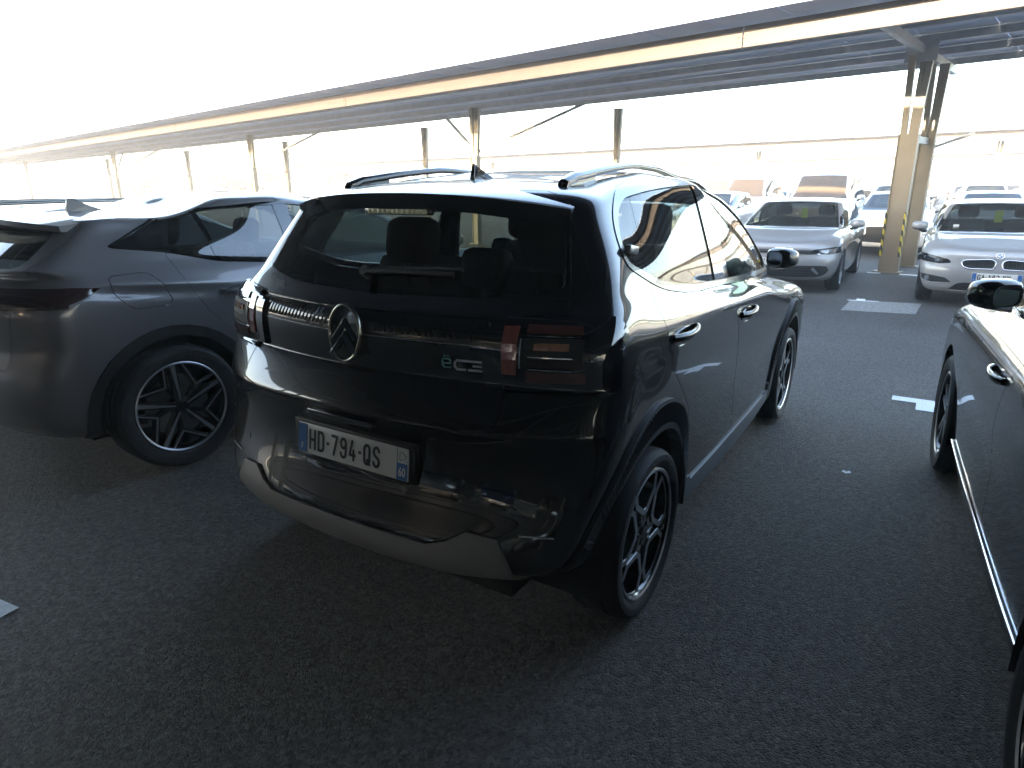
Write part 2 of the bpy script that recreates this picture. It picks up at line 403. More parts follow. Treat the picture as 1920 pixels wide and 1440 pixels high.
def make_region(verts, norms, faces, name, material, parent, raise_=0., gap=.0022, flange=.014, mirror=None, smooth=True, dispf=None):
    """one panel: border pulled in by gap, turned inwards by flange"""
    used = sorted({i for f in faces for i in f}); mp = {v: k for k, v in enumerate(used)}
    V = np.array([verts[i] for i in used], float); N = np.array([norms[i] for i in used], float); F = [[mp[i] for i in f] for f in faces]
    if mirror == 'weld' :
        n0 = len(V); ctr = np.abs(V[:, 0]) < 1e-5
        mp2 = np.zeros(n0, int); extra = []; k = n0
        for i in range(n0):
            if ctr[i]: mp2[i] = i
            else: mp2[i] = k; extra.append(i); k += 1
        V2 = V[extra]*np.array([-1, 1, 1]); N2 = N[extra]*np.array([-1, 1, 1])
        F += [[int(mp2[i]) for i in f[::-1]] for f in F]; V = np.concatenate([V, V2]); N = np.concatenate([N, N2])
    elif mirror == 'left':
        V = V*np.array([-1, 1, 1]); N = N*np.array([-1, 1, 1]); F = [f[::-1] for f in F]
    N /= np.maximum(np.linalg.norm(N, axis=1, keepdims=True), 1e-9)
    ed = {}
    for k, f in enumerate(F):
        for a, b in zip(f, f[1:]+f[:1]):
            ed.setdefault((min(a, b), max(a, b)), []).append((a, b, k))
    bd = [v[0] for v in ed.values() if len(v) == 1]
    inn = np.zeros_like(V)
    for a, b, k in bd:
        e = V[b]-V[a]; L = np.linalg.norm(e)
        if L < 1e-9: continue
        nn = (N[a]+N[b]); d = np.cross(nn, e); d /= max(np.linalg.norm(d), 1e-9); inn[a] += d; inn[b] += d
    L = np.linalg.norm(inn, axis=1, keepdims=True); L2 = np.maximum(L, 1e-9)
    V = V+np.where(L > 1e-6, inn/L2*gap, 0)
    if dispf is not None: V = V+N*dispf(V)[:, None]
    V = V+N*raise_
    nb = sorted({i for a, b, k in bd for i in (a, b)}); q = {}; nv = len(V); VV = [tuple(p) for p in V]; lay = []
    # rounded edge ring: outer vertices get a duplicate for flat flange shading
    for i in nb: q[i] = (len(VV), len(VV)+1); VV.append(tuple(V[i])); VV.append(tuple(V[i]-N[i]*flange))
    FF = list(F); nsurf = len(F)
    for a, b, k in bd: FF.append([b, a][:0] or [q[b][0], q[a][0], q[a][1], q[b][1]])
    ln = []
    for f in F:
        for i in f: ln.append(tuple(N[i]))
    VA = np.array(VV)
    for f in FF[nsurf:]:
        e1 = VA[f[1]]-VA[f[0]]; e2 = VA[f[2]]-VA[f[1]]; m_ = np.cross(e1, e2); m_ = m_/max(np.linalg.norm(m_), 1e-9)
        for i in f: ln.append(tuple(m_))
    return mesh_obj(name, VV, FF, material, parent, normals=ln, smooth=True)

def make_body(sh, regions, parent, default=None):
    """regions: list of dict(name, shapes=[(proj, poly, pred)], mat, side='center'|'both'|'none', raise_, gap, flange)"""
    for r in regions:
        for s_ in r['shapes']:
            if s_[1] is not None and r.get('docut', True): sh.cut(s_[0], s_[1], s_[2] or PRED[s_[0]])
    lab = []
    for k in range(len(sh.F)):
        c = sh.fc[k]; n = sh.fn[k]; L = -1
        for ri, r in enumerate(regions):
            for s_ in r['shapes']:
                if (s_[2] or PRED[s_[0]])(c, n):
                    a = AXI[s_[0]]
                    if s_[1] is None or inpoly(c[a[0]], c[a[1]], s_[1]): L = ri; break
            if L >= 0: break
        lab.append(L)
    out = {}
    for ri in list(range(len(regions)))+[-1]:
        fs = [sh.F[k] for k in range(len(sh.F)) if lab[k] == ri]
        if not fs: continue
        r = regions[ri] if ri >= 0 else default
        if r is None or r['mat'] is None: continue
        kw = dict(raise_=r.get('raise_', 0.), gap=r.get('gap', .0022), flange=r.get('flange', .014), dispf=r.get('dispf'))
        objs = []
        if r.get('side', 'both') == 'center': objs.append(make_region(sh.V, sh.N, fs, r['name'], r['mat'], parent, mirror='weld', **kw))
        else:
            objs.append(make_region(sh.V, sh.N, fs, r['name'], r['mat'], parent, **kw))
            if r.get('side') != 'right': objs.append(make_region(sh.V, sh.N, fs, r['name'], r['mat'], parent, mirror='left', **kw))
        out[r['name']+('#%d' % ri if r['name'] in out else '')] = objs
    return out

# ------------------------------------------------------------------ wheels
def lathe(prof, n=96, name='', material=None, parent=None, fn=None):
    """prof: (x_axial, r); axis = x"""
    v = []; f = []; k = len(prof)
    for i in range(n):
        t = 2*math.pi*i/n
        for j, (x, r) in enumerate(prof):
            rr = r if fn is None else fn(i, j, x, r)
            v.append((x, rr*math.cos(t), rr*math.sin(t)))
    for i in range(n):
        for j in range(k-1):
            a = i*k+j; b = ((i+1) % n)*k+j; f.append((a, a+1, b+1, b))
    o = mesh_obj(name, v, f, material, parent, smooth=True)
    o.data.set_sharp_from_angle(angle=R(32)); return o

def poly_ring(paths, w, x0, dep, closed=True):
    """flat bars following polar paths: list of (r, deg)"""
    mb = MB()
    for path in paths:
        P = [Vector((0, r*math.cos(R(a)), r*math.sin(R(a)))) for r, a in path]; n = len(P)
        seg = range(n if closed else n-1)
        # mitred offset
        L, Rr = [], []
        for i in range(n):
            p = P[i]; a = P[(i-1) % n] if (closed or i > 0) else None; b = P[(i+1) % n] if (closed or i < n-1) else None
            d1 = (p-a).normalized() if a is not None else (b-p).normalized(); d2 = (b-p).normalized() if b is not None else d1
            n1 = Vector((0, -d1.z, d1.y)); n2 = Vector((0, -d2.z, d2.y)); m = (n1+n2)
            m = m/max(.35, (1+n1.dot(n2))); ww = w(i) if callable(w) else w
            L.append(p+m*ww/2); Rr.append(p-m*ww/2)
        for i in seg:
            j = (i+1) % n
            q = [L[i], L[j], Rr[j], Rr[i]]
            top = [v+Vector((x0, 0, 0)) for v in q]; bot = [v+Vector((x0-dep, 0, 0)) for v in q]
            mb.add(top+bot, [(0, 1, 2, 3), (0, 4, 5, 1), (2, 6, 7, 3), (1, 5, 6, 2), (0, 3, 7, 4)])
    return mb

def make_wheel(style, Rt, Rr, wid, parent, hi=True):
    """wheel with outer face towards +x; centre of the tyre at x=0"""
    w = empty('wheel', parent=parent); h = wid/2; n = 120 if hi else 40
    sw = Rt-Rr
    prof = [(-h*.7, Rr-.004), (-h*.86, Rr+.01), (-h*1.0, Rr+sw*.42), (-h*.98, Rr+sw*.7), (-h*.86, Rt-.008), (-h*.70, Rt-.001)]
    for g in (-.42, 0, .42): prof += [(h*(g-.07), Rt), (h*(g-.06), Rt-.007), (h*(g+.06), Rt-.007), (h*(g+.07), Rt)]
    prof += [(h*.70, Rt-.001), (h*.86, Rt-.008), (h*.95, Rr+sw*.78), (h*.985, Rr+sw*.74), (h*1.0, Rr+sw*.45), (h*.99, Rr+sw*.40), (h*.93, Rr+.012), (h*.86, Rr+.006), (h*.80, Rr-.004)]
    nn = len(prof)
    def fn(i, j, x, r):
        if hi and abs(x) > h*.5 and r > Rr+sw*.72 and i % 2 == 0: return r-.0035
        return r
    t = lathe(prof, n, 'tyre', RUBBER, w, fn)
    t.data.polygons.foreach_set('use_smooth', [True]*len(t.data.polygons))
    xo = h*.80
    rimm = {'hex': RIMD, 'blade': RIMD, 'twin': RIMD}.get(style, RIMG)
    rim = lathe([(xo+.004, Rr+.004), (xo+.008, Rr-.002), (xo+.002, Rr-.010), (xo-.012, Rr-.018), (xo-.05, Rr-.026), (-h*.7, Rr-.03), (-h*.8, Rr)], 72 if hi else 32, 'rim', rimm, w)
    lip = lathe([(xo+.0085, Rr+.0), (xo+.011, Rr-.005), (xo+.006, Rr-.013)], 72 if hi else 32, 'rim_lip', RIMS, w)
    lathe([(xo-.055, .045), (xo-.055, Rr*.68), (xo-.075, Rr*.68)], 40, 'brake_disc', STEEL, w)
    lathe([(-h*.6, .0), (-h*.6, Rr*.98)], 32, 'inner_disc', DARK, w)
    hub = MB(); hub.tube((xo-.05, 0, 0), (xo-.016, 0, 0), .062, .05, 20); hub.tube((xo-.02, 0, 0), (xo-.006, 0, 0), .03, .027, 20)
    for k in range(5):
        a = R(72*k+36); hub.tube((xo-.02, .041*math.cos(a), .041*math.sin(a)), (xo-.008, .041*math.cos(a), .041*math.sin(a)), .009, n=8)
    hub.build('hub', RIMD, w)
    fx = xo-.006
    if style == 'hex':
        back = MB(); faces = MB()
        for k in range(5):
            c = 90+72*k
            path = [(Rr-.012, c-25), (Rr-.010, c-12), (Rr-.009, c), (Rr-.010, c+12), (Rr-.012, c+25), (Rr*.66, c+31), (Rr*.36, c+10), (Rr*.36, c-10), (Rr*.66, c-31)]
            m = poly_ring([path], .019, fx, .03); faces.add(m.v, m.f)
            m = poly_ring([path], .027, fx-.003, .045); back.add(m.v, m.f)
            m = poly_ring([[(.03, c+36), (Rr*.62, c+36)]], .034, fx-.014, .03, False); back.add(m.v, m.f)
            m = poly_ring([[(.03, c), (Rr*.4, c)]], .05, fx-.006, .03, False); back.add(m.v, m.f)
        back.build('spokes', RIMD, w); faces.build('spoke_face', RIMS, w)
    elif style == 'blade':
        back = MB(); faces = MB()
        for k in range(5):
            c = 95+72*k
            m = poly_ring([[(.035, c), (Rr-.006, c)]], lambda i: .007 if i == 0 else .024, fx, .02, False); faces.add(m.v, m.f)
            m = poly_ring([[(.03, c), (Rr-.004, c)]], .04, fx-.004, .04, False); back.add(m.v, m.f)
            p = [(Rr-.008, c+12), (Rr*.56, c+26), (Rr-.008, c+60)]
            m = poly_ring([p], lambda i: .0075, fx, .02, False); faces.add(m.v, m.f)
            m = poly_ring([p], .03, fx-.004, .03, False); back.add(m.v, m.f)
            m = poly_ring([[(.04, c), (Rr*.58, c+26)]], .022, fx-.012, .03, False); back.add(m.v, m.f)
        back.build('spokes', RIMD, w); faces.build('spoke_face', RIMS, w)
    elif style == 'twin':
        back = MB(); faces = MB()
        for k in range(5):
            c = 90+72*k
            for s_ in (-1, 1):
                m = poly_ring([[(.05, c+s_*16), (Rr-.006, c+s_*11)]], lambda i: .020 if i == 0 else .026, fx, .028, False); faces.add(m.v, m.f)
        faces.build('spoke_face', RIMS, w)
    else:
        m = MB()
        for k in range(10 if style == 'ten' else 5):
            c = 90+(36 if style == 'ten' else 72)*k
            q = poly_ring([[(.04, c), (Rr-.006, c)]], lambda i: .04 if i == 0 else (.026 if style == 'ten' else .05), fx, .03, False); m.add(q.v, q.f)
        m.build('spokes', RIMG, w)
    return w

def fit_wheels(body, style, Rt, Rr, wid, hw, wb, yoff=0, hi=True):
    """hw = x of the outer tyre face"""
    first = make_wheel(style, Rt, Rr, wid, body, hi); first.location = (hw-wid/2, yoff, Rt)
    for sx, y, ang in ((1, wb, 40), (-1, 0, 15), (-1, wb, 70)):
        c = copy_tree(first, body); c.location = (sx*(hw-wid/2), yoff+y, Rt); c.rotation_euler = (R(ang), 0, 0) if sx > 0 else (R(ang), 0, math.pi)
    return first

def liners(body, hw, wb, r, Rt):
    for y in (0, wb):
        for sx in (1, -1):
            mb = MB(); n = 18; v = []; x0, x1 = sx*(hw-.02), sx*(hw-.34)
            for i in range(n+1):
                a = R(-8+196*i/n); v += [(x0, y+r*math.cos(a), Rt+r*math.sin(a)), (x1, y+r*math.cos(a), Rt+r*math.sin(a))]
            mb.add(v, [(2*i, 2*i+1, 2*i+3, 2*i+2) for i in range(n)], True)
            mb.add([(x1, y+r*math.cos(R(-8+196*i/n)), Rt+r*math.sin(R(-8+196*i/n))) for i in range(n+1)], [tuple(range(n+1))])
            mb.build('wheel_arch_liner', DARK, body, fix=False)

def seats(body, ys, zc, wide=.46, rows=((1.30, 2), (.45, 3)), hx=.36):
    """front/rear seat backs with headrests; ys list of (y, kind)"""
    for y, kind in ys:
        xs = (-hx, hx)
        for x in xs:
            s = MB(); s.box((x, y, zc+.02), (wide if kind == 'front' else .58, .13, .62), Euler((R(-12), 0, 0)).to_matrix(), .05)
            s.box((x, y+.27, zc-.28), (wide if kind == 'front' else .58, .5, .14), None, .04)
            q = s.build('seat', SEAT, body)
            hd = MB(); hz = zc+(.44 if kind == 'front' else .40)
            hd.box((x, y-.07, hz), (.27, .11, .20), Euler((R(-10), 0, 0)).to_matrix(), .052)
            hd.build('headrest', SEAT, q)
            st = MB()
            for dx in (-.06, .06): st.tube((x+dx, y-.05, hz-.20), (x+dx, y-.06, hz-.08), .006, n=6)
            st.build('headrest_post', STEEL, q)

def underbody(body, hw, y0, y1, z0=.20, z1=.42):
    m = MB(); m.box((0, (y0+y1)/2, (z0+z1)/2), (2*hw-.36-.30, y1-y0, z1-z0)); m.build('underbody', DARK, body)
# ------------------------------------------------------------------ ground
def asphalt(name='asphalt'):
    m, n, l = nodes_of(name); b = n['Principled BSDF']; tc = n.new('ShaderNodeTexCoord')
    v = n.new('ShaderNodeTexVoronoi'); v.inputs['Scale'].default_value = 95; l.new(tc.outputs['Object'], v.inputs['Vector'])
    v2 = n.new('ShaderNodeTexVoronoi'); v2.inputs['Scale'].default_value = 210; l.new(tc.outputs['Object'], v2.inputs['Vector'])
    big = n.new('ShaderNodeTexNoise'); big.inputs['Scale'].default_value = .55; big.inputs['Detail'].default_value = 8; l.new(tc.outputs['Object'], big.inputs['Vector'])
    mid = n.new('ShaderNodeTexNoise'); mid.inputs['Scale'].default_value = 28; mid.inputs['Detail'].default_value = 6; l.new(tc.outputs['Object'], mid.inputs['Vector'])
    cr = n.new('ShaderNodeValToRGB'); e = cr.color_ramp.elements; e[0].position = 0; e[0].color = (.027, .026, .026, 1); e[1].position = 1; e[1].color = (.140, .134, .130, 1)
    l.new(v.outputs['Color'], cr.inputs[0])
    mr = n.new('ShaderNodeMapRange'); mr.inputs[1].default_value = .3; mr.inputs[2].default_value = .7; mr.inputs[3].default_value = .78; mr.inputs[4].default_value = 1.22; l.new(big.outputs[0], mr.inputs[0])
    mr2 = n.new('ShaderNodeMapRange'); mr2.inputs[1].default_value = .25; mr2.inputs[2].default_value = .75; mr2.inputs[3].default_value = .62; mr2.inputs[4].default_value = 1.35; l.new(mid.outputs[0], mr2.inputs[0])
    mu = n.new('ShaderNodeMath'); mu.operation = 'MULTIPLY'; l.new(mr.outputs[0], mu.inputs[0]); l.new(mr2.outputs[0], mu.inputs[1])
    sc = n.new('ShaderNodeVectorMath'); sc.operation = 'SCALE'; l.new(cr.outputs[0], sc.inputs[0]); l.new(mu.outputs[0], sc.inputs['Scale']); l.new(sc.outputs[0], b.inputs['Base Color'])
    b.inputs['Roughness'].default_value = .72; b.inputs['Specular IOR Level'].default_value = .45
    add = n.new('ShaderNodeMath'); add.operation = 'ADD'; l.new(v.outputs['Distance'], add.inputs[0]); l.new(v2.outputs['Distance'], add.inputs[1])
    inv = n.new('ShaderNodeMath'); inv.operation = 'SUBTRACT'; inv.inputs[0].default_value = 1; l.new(add.outputs[0], inv.inputs[1])
    bp = n.new('ShaderNodeBump'); bp.inputs['Strength'].default_value = 1; bp.inputs['Distance'].default_value = .012; l.new(inv.outputs[0], bp.inputs['Height']); l.new(bp.outputs[0], b.inputs['Normal'])
    return m
mb = MB(); S_ = 400; mb.add([(-S_, -S_, 0), (S_, -S_, 0), (S_, S_, 0), (-S_, S_, 0)], [(0, 1, 2, 3)]); tag(mb.build('ground', asphalt()), kind='structure')

# ------------------------------------------------------------------ solar canopies
def panel_mat():
    m, n, l = nodes_of('solar_cells'); b = n['Principled BSDF']; tc = n.new('ShaderNodeTexCoord')
    br = n.new('ShaderNodeTexBrick'); br.offset = 0; br.inputs['Scale'].default_value = 1; br.inputs['Brick Width'].default_value = .18; br.inputs['Row Height'].default_value = .17; br.inputs['Mortar Size'].default_value = .006
    br.inputs['Color1'].default_value = (.020, .030, .060, 1); br.inputs['Color2'].default_value = (.024, .035, .070, 1); br.inputs['Mortar'].default_value = (.16, .18, .22, 1)
    l.new(tc.outputs['Object'], br.inputs['Vector']); l.new(br.outputs[0], b.inputs['Base Color']); b.inputs['Roughness'].default_value = .25
    return m
CELLS = panel_mat()
GALV = mat('galvanised_steel', (.33, .335, .34), .45, metal=.6, var=.18, vscale=5, rvar=.2)
FASC = mat('painted_fascia', (.062, .045, .035), .5, metal=.1, var=.08, vscale=3)
POSTM = mat('beige_post_paint', (.20, .175, .13), .5, metal=.1, var=.12, vscale=3)
def tape_mat():
    m, n, l = nodes_of('hazard_stripes'); b = n['Principled BSDF']; tc = n.new('ShaderNodeTexCoord'); w = n.new('ShaderNodeTexWave'); w.wave_type = 'BANDS'; w.bands_direction = 'DIAGONAL'; w.inputs['Scale'].default_value = 3.2
    r_ = n.new('ShaderNodeValToRGB'); r_.color_ramp.interpolation = 'CONSTANT'; r_.color_ramp.elements[0].color = (.01, .01, .01, 1); r_.color_ramp.elements[1].color = (.55, .45, .03, 1); r_.color_ramp.elements[1].position = .5
    l.new(tc.outputs['Object'], w.inputs['Vector']); l.new(w.outputs[0], r_.inputs[0]); l.new(r_.outputs[0], b.inputs['Base Color']); b.inputs['Roughness'].default_value = .5
    return m
TAPE = tape_mat()
CD = Vector((1, -.165, 0)).normalized(); CN = Vector((-CD.y, CD.x, 0)); P0 = Vector((.92, 12.2, 0))
ANG = math.atan2(CD.y, CD.x)

def post_frame(root, s, off, h, wide=.34, pair=True, tape=False, fork=True):
    """column pair with forked heads, local frame of the canopy: x along, y across"""
    for k, (dx, dy, w_) in enumerate(((0, 0, wide), (.06, 1.27, wide*.8)) if pair else ((0, 0, wide),)):
        mb = MB(); x, y = s+dx, off+dy; hs = h*.66
        # tapered web column with flanges
        mb.add([(x-w_/2, y-.05, 0), (x+w_/2, y-.05, 0), (x+w_/2, y+.05, 0), (x-w_/2, y+.05, 0), (x-w_*.40, y-.05, hs), (x+w_*.40, y-.05, hs), (x+w_*.40, y+.05, hs), (x-w_*.40, y+.05, hs)], [(0, 3, 2, 1), (4, 5, 6, 7), (0, 1, 5, 4), (1, 2, 6, 5), (2, 3, 7, 6), (3, 0, 4, 7)])
        mb.box((x-w_*.44, y, hs*.5), (.016, .16, hs)); mb.box((x+w_*.44, y, hs*.5), (.016, .16, hs))
        if fork:
            mb.bar((x-w_*.26, y, hs-.05), (x-w_*.36, y-.05, h+.02), .10, .10, up=(1, 0, 0)); mb.bar((x+w_*.26, y, hs-.05), (x+w_*.40, y+.05, h+.02), .10, .10, up=(1, 0, 0))
            mb.bar((x+w_*.05, y, hs-.10), (x+w_*.12, y, h+.02), .07, .07, up=(1, 0, 0))
        else: mb.bar((x, y, hs-.05), (x, y, h+.02), w_*.8, .12, up=(1, 0, 0))
        mb.box((x, y, .012), (w_+.12, .30, .024))
        p = mb.build('post', POSTM, root)
        if tape and k == 0:
            for sx in (-1, 1):
                t = MB(); t.box((x+sx*w_*.455, y-.04, .70), (.03, .125, .80)); t.build('hazard_tape', TAPE, p)
    if pair:
        mb = MB(); mb.bar((s, off, h*.64), (s+.06, off+1.27, h*.64), .07, .12); mb.build('post_tie', GALV, root)
        mb = MB(); mb.bar((s+.05, off+1.27, h*.60), (s+.7, off+1.9, h*.68), .05, .05); mb.build('brace', GALV, root)

def canopy(label, s0, s1, o0, o1, z0, z1, posts, part_panels=True, base=P0, gaps=.022, pw=1.14, group=None, nrow=4, fascia=True, tapes=(), posth=None, beam=None, back=None):
    back = back or GALV
    beam = beam or GALV
    root = empty('solar_canopy', base, ANG); tag(root, label, 'canopy', group)
    zat = lambda o: z0+(z1-z0)*(o-o0)/(o1-o0); sl = math.atan2(z1-z0, o1-o0)
    pl = (o1-o0)/math.cos(sl)/nrow; t = .035
    # one framed panel, shared
    nb = int((s1-s0)/pw)
    pm = MB(); pm.box((0, 0, 0), (pw-gaps-.05, pl-gaps-.05, t*.5))
    fr = MB(); a, b = (pw-gaps)/2, (pl-gaps)/2
    for sx in (-1, 1): fr.box((sx*(a-.0125), 0, -.003), (.025, 2*b, t)); fr.box((0, sx*(b-.0125), -.003), (2*a-.05, .025, t))
    if part_panels:
        proto = pm.build('solar_panel', CELLS, root); fr.box((0, 0, -.012), (pw-gaps-.052, pl-gaps-.052, .004)); pf = fr.build('backsheet', back, proto)
        allp = MB(); cnt = 0
        for i in range(nb):
            for j in range(nrow):
                o = o0+(j+.5)*(o1-o0)/nrow; lc = Vector((s1-(i+.5)*pw, o, zat(o)+.10))
                if cnt == 0: c = proto
                elif cnt < 298:
                    c = proto.copy(); COL.objects.link(c); c.parent = root; f2 = pf.copy(); COL.objects.link(f2); f2.parent = c
                else:
                    M = Euler((sl, 0, 0)).to_matrix(); allp.box(lc, (pw-gaps, pl-gaps, t), M); cnt += 1; continue
                c.location = lc; c.rotation_euler = (sl, 0, 0); cnt += 1
        if allp.v: tag(allp.build('far_panel', CELLS, root), kind='stuff')
    else:
        allp = MB(); M = Euler((sl, 0, 0)).to_matrix()
        for i in range(nb):
            for j in range(nrow):
                o = o0+(j+.5)*(o1-o0)/nrow; allp.box(Vector((s1-(i+.5)*pw, o, zat(o)+.10)), (pw-gaps, pl-gaps, t), M)
        tag(allp.build('solar_panel', CELLS, root), kind='stuff')
    # beams along the canopy
    L = s1-s0; mid = (s0+s1)/2
    if fascia:
        seg = 11.0; k = 0; x = s1
        of = o0+.62
        while x > s0:
            l_ = min(seg, x-s0)
            mb = MB(); mb.box((x-l_/2, of, zat(of)-.13), (l_-.02, .012, .30)); mb.box((x-l_/2, of+.05, zat(of)+.02), (l_-.02, .10, .012)); mb.box((x-l_/2, of+.05, zat(of)-.28), (l_-.02, .10, .012))
            for q in (-.16, .16):
                for zq in (-.20, -.13, -.06): mb.tube((x-.03+q*.3, of-.006, zat(of)+zq), (x-.03+q*.3, of-.018, zat(of)+zq), .014, n=8)
            mb.build('edge_beam', FASC, root); x -= seg
    npur = 4
    for k in range(npur):
        o = o0+.62+(o1-o0-.9)*(k+1)/npur
        mb = MB(); mb.box((mid, o, zat(o)-.02), (L, .014, .12)); mb.box((mid, o+.035, zat(o)+.065), (L, .07, .012)); mb.box((mid, o+.035, zat(o)-.075), (L, .07, .012)); mb.build('purlin', beam, root)
    for (s, off, pair) in posts:
        h = (posth or zat(off))-.30
        post_frame(root, s, off, h, .34 if pair else (.13 if off > 2 else .24), pair, tape=(s in tapes))
        if pair:
            mb = MB(); mb.add([(s-.05, o0+.7, zat(o0)-.14), (s+.05, o0+.7, zat(o0)-.14), (s+.05, o1-.3, zat(o1)-.14), (s-.05, o1-.3, zat(o1)-.14), (s-.05, o0+.7, zat(o0)-.26), (s+.05, o0+.7, zat(o0)-.26), (s+.05, o1-.3, zat(o1)-.28), (s-.05, o1-.3, zat(o1)-.28)], [(0, 1, 2, 3), (7, 6, 5, 4), (0, 4, 5, 1), (1, 5, 6, 2), (2, 6, 7, 3), (3, 7, 4, 0)])
            mb.box((s, off-.05, h+.07), (.5, .02, .34)); mb.build('rafter', GALV, root)
    return root
BACKS = mat('glare_blue_backsheet', (.38, .46, .62), .5, var=.06, vscale=2)  # backsheet colour lightened and blued to stand in for lens glare
canA = canopy('long solar panel canopy running from upper right to far left over the middle rows', -76, 9, -3.42, 3.3, 4.0, 4.02,
              [(0, 0, True), (-10.9, 0, False), (-23.8, 0, False), (-39.6, 0, False), (-57.9, 0, False), (-8.1, 3.0, False), (-16.5, 3.0, False), (-26.3, 3.0, False), (-37.0, 3.0, False), (-50, 3.0, False), (11.5, 0, True)], tapes=(0,), back=BACKS, gaps=.012)
for s in (-10.9, -23.8, -39.6):
    for dx, z in ((2.8, 3.45), (-2.8, 3.45)):
        mb = MB(); mb.bar((s, .05, 2.55), (s+dx, 1.5, 3.78), .07, .07); mb.build('brace', GALV, canA)
canO = canopy('solar panel canopy overhead, above the black hatchback and the viewer', -10.5, 40, -26.5, -9.0, 4.35, 4.95, [(26, -20.3, True), (-7, -20.3, True), (4.4, -20.3, True), (14, -20.3, True)], nrow=10, gaps=.001, back=PLAST2, fascia=True)
canopy('solar canopy behind the viewer, seen only in reflections', -60, 50, -62, -27.5, 4.3, 4.5, [(-30, -39, False), (-10, -39, False), (10, -39, False), (30, -39, False), (-30, -52, False), (0, -52, False), (30, -52, False)], fascia=False, beam=PLAST2, part_panels=False, nrow=12, pw=2.3, gaps=.0)
for lab, c, h, pp in (('solar canopy second row back, a thin line above the parked cars', Vector((-.8, 43, 0)), 4.10, [-32, -19, -8.2, 4.6, 16]), ('solar canopy third row back beyond the parked cars', Vector((-1.5, 72, 0)), 4.10, [-52, -39, -26, -13, -3, 8, 19]), ('furthest solar canopy near the horizon', Vector((-4, 124, 0)), 4.12, [-80, -66, -52, -38, -24, -10, 4, 18, 32])):
    canopy(lab, -90 if c.y < 60 else -150, 30, -3, 3, h, h+.05, [(q, 0, False) for q in pp], part_panels=False, base=c, nrow=3, pw=2.3)

# ------------------------------------------------------------------ main car
def arch_poly(cy, cz, r, n=36): return circle(cy, cz, r, n)
def side_at(y0, y1): return lambda c, n: n[0] > .3 and y0 < c[1] < y1

def arcp(cx, cy, rx, ry, a0, a1, n=7): return [(cx+rx*math.cos(R(a0+(a1-a0)*i/n)), cy+ry*math.sin(R(a0+(a1-a0)*i/n))) for i in range(n+1)]
GLYPH = {
    'H': [[(0, 0), (0, 1)], [(1, 0), (1, 1)], [(0, .5), (1, .5)]],
    'D': [[(0, 0), (0, 1), (.55, 1)]+arcp(.55, .78, .45, .22, 90, 0)+arcp(.55, .22, .45, .22, 0, -90)+[(0, 0)]],
    '7': [[(0, 1), (1, 1), (.35, 0)]],
    '9': [arcp(.5, .75, .5, .25, 0, 360, 14), [(1, .75), (1, .25)]+arcp(.5, .22, .5, .22, 0, -180)],
    '4': [[(.45, 1), (0, .25), (1, .25)], [(.72, .5), (.72, 0)]],
    'Q': [[(0, .25), (0, .75)]+arcp(.5, .75, .5, .25, 180, 0)+[(1, .25)]+arcp(.5, .25, .5, .25, 0, -180), [(.55, .22), (1, 0)]],
    'S': [arcp(.5, .76, .5, .24, 10, 200)+[(.25, .55), (.75, .45)]+arcp(.5, .24, .5, .24, 20, -170)],
    'G': [arcp(.5, .75, .5, .25, 20, 180)+[(0, .25)]+arcp(.5, .25, .5, .25, 180, 360)+[(1, .45), (.6, .45)]],
    'Z': [[(0, 1), (1, 1), (0, 0), (1, 0)]], '2': [arcp(.5, .76, .5, .24, 170, -20)+[(0, 0), (1, 0)]], '1': [[(.2, .8), (.6, 1), (.6, 0)]],
    'L': [[(0, 1), (0, 0), (1, 0)]], 'A': [[(0, 0), (.5, 1), (1, 0)], [(.2, .3), (.8, .3)]], 'K': [[(0, 0), (0, 1)], [(1, 1), (0, .4)], [(.3, .6), (1, 0)]],
    'M': [[(0, 0), (0, 1), (.5, .45), (1, 1), (1, 0)]], '8': [arcp(.5, .76, .45, .24, 0, 360, 12), arcp(.5, .26, .5, .26, 0, 360, 12)],
    '3': [arcp(.45, .76, .5, .24, 150, -80)+arcp(.45, .25, .5, .25, 80, -150)],
}
